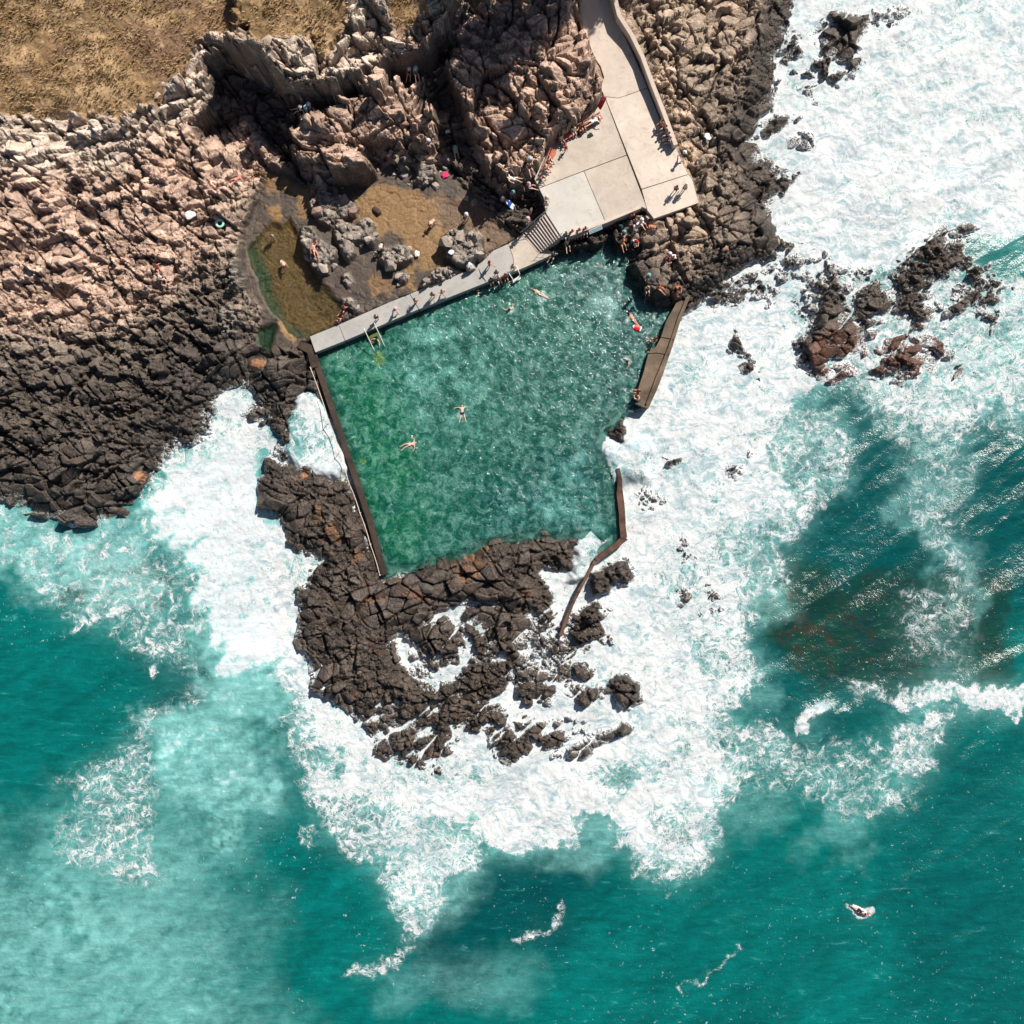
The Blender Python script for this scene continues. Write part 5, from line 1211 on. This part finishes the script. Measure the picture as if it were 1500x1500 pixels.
person('walk', 800, 293, 190, 'person in pale hat and white top at the head of the stairs', 'w', 'w', 'f', hat='c', z=PS, grp=gb)
person('stand', 800, 301, 170, 'person in spotted white shirt starting down the stairs', 'w', 'g', 'f', z=PS, grp=gb, sc=.9)
person('sit', 969, 181, 120, 'tanned person on the parapet, topmost of four', None, 's', 't', z=4.2, grp=gb, hair='b')
person('sit', 974, 189, 110, 'person in grey top leaning on the parapet, second of four', 'g', 'k', 'f', z=4.2, grp=gb)
person('sit', 978, 199, 110, 'person in dark clothes by the parapet, third of four', 'g', 'n', 'f', z=4.2, grp=gb, hair='b')
person('sit', 980, 206, 100, 'person with white bag at the foot of the parapet, lowest of four', 'w', 'k', 'f', z=4.0, grp=gb)
person('walk', 999, 229, 250, 'person in white cap and navy top stepping onto the natural rock', 'n', 'k', 'f', hat='w', z=PS, grp=gb)
person('stand', 989, 279, 330, 'person in dark grey standing on the corner slab, left of a couple', 'g', 'k', 't', hair='b', z=PS, grp=gb)
person('walk', 1002, 277, 330, 'person in white top with pink cap, right of a couple on the corner slab', 'w', 'k', 'f', hat='c', z=PS, grp=gb)
gr2 = 'people on the rocks beside the pool'
person('sit', 829, 344, 200, 'person in teal at the platform kerb, leftmost of four in shade', 't', 'k', 'f', z=3.3, grp=gr2)
person('sit', 838, 341, 200, 'bare legged person at the platform kerb, second of four', None, 'k', 'r', z=3.3, grp=gr2)
person('sit', 848, 339, 190, 'person with orange hair at the platform kerb, third of four', 's', 'k', 'r', z=3.3, grp=gr2)
person('sit', 857, 337, 190, 'person in black at the platform kerb, rightmost of four in shade', 'k', 'k', 'f', z=3.3, grp=gr2, hair='b')
person('ground', 831, 357, 190, 'person with pale top on the shaded rock below the kerb', 'c', 'k', 'f', grp=gr2)
person('ground', 811, 374, 150, 'person in grey sitting at the walkway end beneath the stairs', 'g', 'k', 'f', z=1.9, grp=gr2, hair='b')
person('ground', 912, 356, 200, 'bare person stretched out on the sunlit pool rock', 'bikini', 'o', 't', grp=gr2)
person('knees', 930, 353, 200, 'person with red cap and white shorts on the pool rock', 'g', 'w', 'f', hat='r', grp=gr2)
person('stand', 928, 343, 200, 'person in grey hat standing on the pool rock', 'g', 'k', 'f', hat='g', grp=gr2)
person('knees', 914, 339, 170, 'person with teal cap crouching on the pool rock', 't', 'k', 'f', hat='t', grp=gr2)
person('stand', 925, 319, 200, 'person in red shirt at the corner of the kerb above the towels', 'r', 'k', 'f', grp=gr2, hair='b')
person('ground', 930, 326, 190, 'person in purple sitting on the towels below the kerb', 'u', 'k', 'f', grp=gr2)
person('ground', 940, 326, 220, 'person in bright white sitting on the towels below the kerb', 'w', 'w', 'f', grp=gr2, hat='w')
person('bend', 952, 333, 240, 'tanned person in orange leaning on the rocks below the slab', 'bikini', 'o', 't', grp=gr2, hair='b')
person('knees', 981, 371, 160, 'person in white cap and red top sitting on the flat rock', 'r', 'g', 'f', hat='w', grp=gr2)
person('knees', 977, 378, 190, 'person in bright red with white shorts on the flat rock', 'r', 'w', 'f', grp=gr2, hair='b')
person('ground', 984, 380, 140, 'person in grey with dark backpack on the flat rock', 'g', 'k', 'f', grp=gr2)
person('stand', 1001, 390, 330, 'person in dark wetsuit top walking up from the sea wall', 'k', 'k', 'd', hair='b', grp=gr2)
person('stand', 1006, 345, 330, 'person in dark clothes standing on the pale rock slab', 'g', 'k', 'd', hair='b', grp=gr2)
person('bend', 1058, 368, 300, 'person bending in a cleft of the eastern rocks', None, 'k', 't', grp=gr2, hair='b')
person('stand', 948, 407, 200, 'person in teal cap standing at the pool corner', 'k', 'k', 'f', hat='t', grp=gr2)
person('sit', 948, 423, 190, 'bather crouched with bare back at the pool corner, left of three', None, 'k', 'f', grp=gr2, hair='g')
person('ground', 966, 421, 230, 'bather in red with outstretched legs at the pool corner', None, 'r', 'r', grp=gr2)
person('knees', 993, 421, 200, 'curled up sunbather beside the head of the sea wall', None, 'o', 'r', grp=gr2, hair='b')
person('tread', 950, 434, 200, 'bather stepping into the dark corner of the pool', None, 'k', 't', z=1.2, grp=gr2, hair='b')
su = person('swim', 1259, 1334, -120, 'surfer in black wetsuit with bare legs paddling on a surfboard', 'k', 'k', 'f', z=.30, hair='b')
print('people', round(time.time() - T0, 1))
# ------------------------------------------------------------------ boards, towels and other belongings
def board_bm(L, Wd, th, nose=.35, tail=.6):
    bm = bmesh.new(); n = 16; rows = []
    for i in range(n + 1):
        t = i / n; y = (t - .5) * L
        w_ = Wd / 2 * min(1, (max(1e-3, 1 - t) / nose) ** .5 if t > 1 - nose else 1) * min(1, (tail + (1 - tail) * (t / .3)) if t < .3 else 1)
        rk = .10 * L * max(0, t - .7) ** 2 * 2
        rows.append([bm.verts.new((x * w_, y, z + rk)) for x, z in ((-1, 0), (-.8, th / 2), (0, th * .62), (.8, th / 2), (1, 0), (.8, -th / 2), (0, -th * .6), (-.8, -th / 2))])
    for A, B in zip(rows[:-1], rows[1:]):
        for k in range(8): bm.faces.new((A[k], A[(k + 1) % 8], B[(k + 1) % 8], B[k]))
    bm.faces.new(rows[0][::-1]); bm.faces.new(rows[-1]); return bm
def pl(o, px, py, z, rz): x, y, _ = W(px, py, z); o.location = (x, y, z); o.rotation_euler = (0, 0, math.radians(rz)); return o
def band_mat(name, c1, c2, lo, hi, axis=1):
    T = NT(name); tc = T.n('ShaderNodeTexCoord'); s = T.n('ShaderNodeSeparateXYZ', inp={0: tc.outputs['Object']})
    a = T.math('GREATER_THAN', s.outputs[axis], lo); b = T.math('LESS_THAN', s.outputs[axis], hi)
    return T.done(T.mixc(T.math('MULTIPLY', a, b), tuple(c1), tuple(c2)), .35)
o = mesh_obj('surfboard', board_bm(2.1, .56, .08), band_mat('surfboard_paint', colr(236, 236, 232), colr(206, 48, 62), .62, .95), smooth=True); pl(o, 1261, 1334, .16, -120); tag(o, 'white surfboard with a red nose band under the paddling surfer', 'surfboard')
fb = mesh_obj('fin', board_bm(.18, .02, .16), M['dark_steel'], o)
fb.location = (0, -.95, -.05)
o = mesh_obj('bodyboard', board_bm(1.15, .62, .07, .3, .9), band_mat('bodyboard_foam', colr(214, 232, 236), colr(40, 70, 160), -.15, .22), smooth=True); pl(o, 747, 299, 2.9, 60); o.rotation_euler = (.5, .25, math.radians(60)); tag(o, 'white and blue bodyboard carried in the shade by the stairs', 'bodyboard')
o = mesh_obj('bodyboard', board_bm(.95, .58, .07, .3, .9), band_mat('red_board', colr(238, 226, 222), colr(208, 26, 44), -.35, .3), smooth=True); pl(o, 933, 480, .96, 70); tag(o, 'red and white bodyboard floating beside a swimmer in the pool', 'bodyboard')
def towel(px, py, sx, sy, rz, c, lab, z=None, cat='towel', name='towel'):
    bm = bmesh.new(); n = 8; g = (ground(px, py, 5) if z is None else z); g_ = [[None] * (n + 1) for _ in range(n + 1)]
    for i in range(n + 1):
        for j in range(n + 1):
            u, v = i / n - .5, j / n - .5; u2 = u * (1 + .12 * math.sin(v * 7 + px)); v2 = v * (1 + .12 * math.cos(u * 6 + py))
            g_[i][j] = bm.verts.new((u2 * sx, v2 * sy, .16 + .05 * math.sin(u * 9 + px) * math.cos(v * 8 + py) - .12 * (abs(u) + abs(v)) ** 3))
    for i in range(n):
        for j in range(n): bm.faces.new((g_[i][j], g_[i + 1][j], g_[i + 1][j + 1], g_[i][j + 1]))
    o = mesh_obj(name, bm, cm('towel_cloth', c), smooth=True); o.modifiers.new('t', 'SOLIDIFY').thickness = .02; pl(o, px, py, g, rz); return tag(o, lab, cat)
towel(279, 315, 1.0, .75, 25, (238, 236, 232), 'white towel spread on the pale western rock')
towel(652, 257, .7, .55, 30, (232, 50, 110), 'bright pink towel on the pebbles by the sand flat')
towel(656, 193, .45, .35, 20, (200, 226, 220), 'pale mint towel on the block in the gully')
towel(661, 370, .55, .45, 10, (226, 230, 232), 'white towel on the round outcrop near the walkway')
towel(688, 388, .45, .4, 40, (196, 214, 220), 'pale blue towel at the foot of the outcrop near the walkway')
towel(611, 372, .5, .6, 0, (226, 224, 216), 'white cloth on the end of the middle outcrop')
towel(1036, 201, .55, .7, 30, (240, 238, 236), 'white towel draped on the eastern rocks')
towel(936, 329, 1.2, .5, 25, (236, 238, 240), 'bright white towel below the platform kerb')
towel(950, 318, .5, .5, 25, (196, 176, 160), 'beige towel at the notch in the platform edge')
towel(864, 199, .6, .45, 30, (34, 40, 44), 'dark towel on the ground before the upper bench', z=PS - .1)
towel(846, 197, .4, .35, 30, (60, 70, 76), 'dark grey towel between the two upper benches', z=PS - .1)
towel(986, 377, .6, .5, 15, (226, 226, 226), 'crumpled white towel on the flat rock')
towel(957, 410, .5, .5, 15, (60, 66, 74), 'dark towel at the pool corner')
# inflatable ring
bm = bmesh.new(); R_, r_, nu, nv = .36, .12, 24, 10; vs = [[bm.verts.new(((R_ + r_ * math.cos(b)) * math.cos(a), (R_ + r_ * math.cos(b)) * math.sin(a), r_ * math.sin(b))) for b in [k * 2 * math.pi / nv for k in range(nv)]] for a in [k * 2 * math.pi / nu for k in range(nu)]]
for i in range(nu):
    for k in range(nv): bm.faces.new((vs[i][k], vs[(i + 1) % nu][k], vs[(i + 1) % nu][(k + 1) % nv], vs[i][(k + 1) % nv]))
o = mesh_obj('inflatable_ring', bm, cm('vinyl', (176, 226, 208)), smooth=True); pl(o, 322, 327, ground(322, 327, 4) + .15, 0); tag(o, 'pale green inflatable swim ring on the western rock', 'swim ring')
def bag(px, py, c, lab, z=None, s=.3):
    bm = bmesh.new(); bmesh.ops.create_icosphere(bm, subdivisions=2, radius=1)
    for v in bm.verts: v.co = Vector((v.co.x * s, v.co.y * s * .6, max(v.co.z, -.6) * s * .75)) * random.uniform(.92, 1.06)
    tube_bm(bm, [(-s * .5, 0, s * .6), (-s * .3, 0, s * 1.0), (s * .3, 0, s * 1.0), (s * .5, 0, s * .6)], .02)
    g = ground(px, py, 2) if z is None else z; o = mesh_obj('bag', bm, cm('bag_cloth', c), smooth=True); pl(o, px, py, g + s * .45, random.uniform(0, 180)); return tag(o, lab, 'bag')
bag(817, 211, (210, 110, 80), 'small orange bag at the end of the middle bench', PS, .16)
bag(850, 197, (40, 48, 54), 'black bag between the two upper benches', PS, .24)
bag(972, 205, (235, 232, 230), 'white bag at the foot of the parapet', PS, .2)
bag(909, 331, (60, 90, 96), 'dark teal bag below the platform kerb', None, .25)
bag(930, 327, (90, 50, 90), 'purple bag among the towels below the kerb', None, .22)
bag(716, 350, (60, 60, 64), 'dark bag left on the rocks beside the walkway', None, .2)

# ------------------------------------------------------------------ boulders
def boulder_mesh(seed):
    rnd = random.Random(seed); bm = bmesh.new(); bmesh.ops.create_icosphere(bm, subdivisions=3, radius=1)
    pl_ = [(Vector((rnd.gauss(0, 1), rnd.gauss(0, 1), rnd.gauss(0, .8))).normalized(), rnd.uniform(.42, .72)) for _ in range(14)]
    for v in bm.verts:
        for n, d in pl_:
            e = v.co.dot(n) - d
            if e > 0: v.co -= n * e
        v.co += Vector((rnd.uniform(-1, 1), rnd.uniform(-1, 1), rnd.uniform(-1, 1))) * .018
    me = bpy.data.meshes.new('boulder'); bm.to_mesh(me); bm.free(); return me
T = NT('boulder_rock'); oi = T.n('ShaderNodeObjectInfo'); na = T.noise(2.6, 6, .65); nb = T.noise(12, 4, .7)
sv = T.n('ShaderNodeVectorMath', operation='SCALE', inp={0: oi.outputs['Color']}); lk(T.t, T.math('MULTIPLY', T.ramp(na.outputs[0], .25, .75, .68, 1.32, False), T.ramp(nb.outputs[0], .3, .7, .8, 1.2, False)), sv.inputs['Scale'])
boul = T.done(sv.outputs[0], .85, T.bump(T.math('ADD', na.outputs[0], nb.outputs[0]), .7, .08))
BM_ = [boulder_mesh(100 + k) for k in range(7)]
for m_ in BM_: m_.materials.append(boul)
rb = random.Random(5)
def boulder(px, py, s, c, lab, grp, flat=.6, g=None):
    me = BM_[rb.randrange(7)]; o = bpy.data.objects.new('boulder', me); link(o)
    z = ground(px, py) if g is None else g; x, y, _ = W(px, py, z + s * .3)
    o.location = (x, y, z + s * .02); o.rotation_euler = (rb.uniform(-.2, .2), rb.uniform(-.2, .2), rb.uniform(0, 6.28)); o.scale = (s * rb.uniform(.85, 1.25), s * rb.uniform(.65, 1), s * flat)
    k = rb.uniform(.78, 1.2); o.color = tuple(float(q) * k for q in colr(*c)) + (1,)
    return tag(o, lab, 'boulder', grp)
def inpoly(P, x, y): return sdraw(P, np.array([x], float), np.array([y], float), 50)[0]
def scatter(P, n, smin, smax, c, lab, grp, sep=.8, flat=.65):
    xs = [p[0] for p in P]; ys = [p[1] for p in P]; placed = []; tries = 0
    while len(placed) < n and tries < n * 40:
        tries += 1; x = rb.uniform(min(xs), max(xs)); y = rb.uniform(min(ys), max(ys)); s = smin + (smax - smin) * rb.random() ** 2
        if inpoly(P, x, y) < 1: continue
        if any((x - a) ** 2 + (y - b) ** 2 < ((s + d) * 14 * sep) ** 2 for a, b, d in placed): continue
        placed.append((x, y, s)); boulder(x, y, s, c, lab, grp, flat)
scatter([(338,196),(352,180),(366,172),(384,190),(392,212),(398,232),(384,240),(372,250),(352,232),(340,212)], 46, .28, .75, (152, 128, 110), 'rounded brown boulder in the loose heap below the shaded gully', 'boulders heaped below the gully', .78)
scatter([(322,250),(345,232),(368,256),(366,290),(350,330),(332,330),(330,290)], 34, .22, .5, (138, 122, 108), 'small grey brown boulder along the west edge of the tide flats', 'boulders west of the tide flats', .85)
scatter([(450,275),(500,272),(530,300),(515,325),(478,330),(455,305)], 24, .4, 1.0, (162, 134, 122), 'grey angular boulder piled north of the tide pool outcrops', 'boulders north of the outcrops', .8)
scatter([(572,232),(640,226),(660,250),(650,285),(612,275),(575,262)], 22, .28, .75, (168, 153, 140), 'light grey boulder below the straight cliff ledge', 'boulders below the ledge', .95)
scatter([(440,335),(470,350),(496,372),(484,400),(468,400),(448,375)], 16, .5, 1.15, (168, 153, 140), 'grey boulder in the outcrop beside the amber pool', 'boulders beside the amber pool', .72)
scatter([(488,330),(540,318),(552,345),(520,372),(500,362)], 17, .5, 1.15, (166, 151, 138), 'grey boulder in the outcrop between pool and sand', 'boulders between the pool and the sand', .72)
scatter([(556,368),(602,360),(606,384),(570,394)], 9, .5, 1.0, (168, 153, 140), 'grey boulder in the middle outcrop where two people stand', 'boulders of the middle outcrop', .72)
scatter([(650,345),(690,335),(712,358),(705,385),(675,394),(655,380)], 12, .7, 1.4, (170, 155, 141), 'big rounded grey boulder in the outcrop next to the walkway', 'boulders next to the walkway', .75, .8)
scatter([(618,418),(640,394),(680,396),(660,408)], 14, .25, .55, (168, 153, 140), 'small grey boulder wedged against the walkway edge', 'boulders against the walkway', .8)
scatter([(320,440),(352,440),(354,490),(326,490)], 14, .2, .42, (130, 118, 106), 'small pale boulder in the wet hollow of the western shelf', 'boulders in the wet hollow', 1.0)
for px, py, s, lab in ((584,404,.75,'grey boulder forming the left half of the pair on the brown flat'), (596,405,.62,'grey boulder forming the right half of the pair on the brown flat'), (585,416,.4,'small grey boulder just below the pair on the brown flat'), (509,409,.62,'angular pale boulder alone near the tide pool edge'), (512,440,.55,'pale boulder near the walkway, upper of two'), (524,450,.5,'pale boulder near the walkway, lower of two'), (552,309,.75,'dark boulder standing in the orange sand'), (683,290,.55,'long grey boulder at the shadow edge by the sand'), (694,296,.6,'tilted slab boulder at the shadow edge by the sand'), (404,238,.8,'single large boulder at the foot of the boulder heap')):
    boulder(px, py, s, (168, 153, 140) if 'dark' not in lab else (70, 56, 46), lab, None, .6)
for px, py, s, c, lab in ((238,124,.45,(206,184,164),'pale boulder alone in the grass, right of a pair'), (230,139,.5,(206,184,164),'pale boulder alone in the grass, left of a pair'), (391,58,.9,(196,176,158),'big white topped boulder in the grass above the headland blocks'), (626,863,1.0,(78,72,66),'large smooth oval boulder on the dark rocks south of the pool')):
    boulder(px, py, s, c, lab, None, .7)

# ------------------------------------------------------------------ dry grass (many small blades)
rng = np.random.default_rng(3)
NB = 42000
gxp = rng.uniform(-60, 640, NB); gyp = rng.uniform(-60, 200, NB)
ins = np.maximum(smp(sdmap(GRASS[0][0]), gxp, gyp), smp(sdmap(GRASS[1][0]), gxp, gyp)) + fbm((gxp - 750) / 14 * .9, (750 - gyp) / 14 * .9, 4, 23) * 16 > 1
clump = fbm(gxp * .045, gyp * .06, 3, 6)
ins &= (clump + rng.uniform(-.45, .45, NB)) > -.05
gxp = gxp[ins]; gyp = gyp[ins]; clump = clump[ins]; n = len(gxp)
iu = np.clip(((gxp - gx[GI0]) / stp).astype(int) + GI0, 0, len(gx) - 1); iv = np.clip(((gyp - gy_f[GJ0]) / stp).astype(int) + GJ0, 0, len(gy_f) - 1)
bx, by, bz_ = XW[iv, iu] + rng.uniform(-.07, .07, n), YW[iv, iu] + rng.uniform(-.07, .07, n), TZ[iv, iu]
h = rng.uniform(.12, .42, n) * (1 + clump); a = rng.uniform(0, 6.283, n); wv_ = rng.uniform(.03, .08, n); lx = rng.uniform(-.25, .25, n) - .1; ly = rng.uniform(-.25, .25, n) - .1
co_ = np.zeros((n, 3, 3), np.float32)
co_[:, 0] = np.stack([bx - np.cos(a) * wv_, by - np.sin(a) * wv_, bz_ - .03], -1); co_[:, 1] = np.stack([bx + np.cos(a) * wv_, by + np.sin(a) * wv_, bz_ - .03], -1); co_[:, 2] = np.stack([bx + lx, by + ly, bz_ + h], -1)
me = bpy.data.meshes.new('dry_grass'); me.vertices.add(n * 3); me.vertices.foreach_set('co', co_.ravel()); me.loops.add(n * 3); me.loops.foreach_set('vertex_index', np.arange(n * 3, dtype=np.int32)); me.polygons.add(n); me.polygons.foreach_set('loop_start', np.arange(0, n * 3, 3, dtype=np.int32)); me.polygons.foreach_set('loop_total', np.full(n, 3, np.int32)); me.update(calc_edges=True)
T = NT('dry_grass_blades'); nn_ = T.noise(.6, 4, .6); gmat = T.done(T.mixc(T.ramp(nn_.outputs[0], .35, .65), tuple(colr(150, 120, 78) * .9), tuple(colr(196, 164, 120) * .9)), .9)
me.materials.append(gmat); o = link(bpy.data.objects.new('dry_grass', me)); tag(o, 'dry yellow brown grass covering the headland top', 'grass', kind='stuff')

# ------------------------------------------------------------------ pines standing inland of the frame: their shade falls on the rocks
T = NT('pine_foliage'); nn_ = T.noise(1.2, 3, .6); leafm = T.done(T.mixc(nn_.outputs[0], (.03, .05, .02), (.08, .11, .04)), .8)
barkm = mat_plain('pine_bark', (.12, .09, .07), .9, 4, .3)
def pine(px, py, zb, H, R, seed, lab):
    x, y, _ = W(px, py, zb); r = empty('pine_tree', (x, y, zb)); rr = random.Random(seed)
    bm = bmesh.new(); tp = []
    for k in range(6): tp.append((rr.uniform(-.2, .2) * k / 3, rr.uniform(-.2, .2) * k / 3, H * k / 5))
    for k in range(5):
        tube_bm(bm, [tp[k], tp[k + 1]], .38 * (1 - k / 6), 8)
    nodes = []
    for k in range(34):
        z = H * rr.uniform(.42, 1.0); a = rr.uniform(0, 6.28); L = R * (1 - .55 * max(0, (z / H - .5) * 2)) * rr.uniform(.45, 1)
        e = (math.cos(a) * L, math.sin(a) * L, z + rr.uniform(.2, 1.2)); tube_bm(bm, [(0, 0, z), (e[0] * .5, e[1] * .5, z + .2), e], .07, 5)
        for q in (.45, .7, .9, 1.0): nodes.append(Vector((e[0] * q, e[1] * q, z + (e[2] - z) * q)))
    mesh_obj('trunk', bm, barkm, r)
    g = np.random.default_rng(seed); P = np.array([tuple(v) for v in nodes]); m = 110
    c = np.repeat(P, m, 0) + g.normal(0, .42, (len(P) * m, 3)) * np.array([1, 1, .6]); k = len(c); d = g.normal(0, .13, (k, 3, 3)); V = (c[:, None, :] + d).astype(np.float32)
    me = bpy.data.meshes.new('crown'); me.vertices.add(k * 3); me.vertices.foreach_set('co', V.ravel()); me.loops.add(k * 3); me.loops.foreach_set('vertex_index', np.arange(k * 3, dtype=np.int32)); me.polygons.add(k); me.polygons.foreach_set('loop_start', np.arange(0, k * 3, 3, dtype=np.int32)); me.polygons.foreach_set('loop_total', np.full(k, 3, np.int32)); me.update(calc_edges=True); me.materials.append(leafm)
    link(bpy.data.objects.new('crown', me), r); tag(r, lab, 'tree', 'pines inland of the pool')
pine(740, -60, 7, 12, 4.6, 1, 'tall dark pine inland of the cliff, leftmost of the row')
pine(805, -25, 7, 11, 4.2, 2, 'dark pine inland of the cliff nearest the pool')
pine(862, -78, 6.5, 13, 4.3, 3, 'dark pine beside the upper end of the path')
pine(985, -150, 6, 12, 2.6, 5, 'slim dark pine seaward of the path')
print('done', round(time.time() - T0, 1))
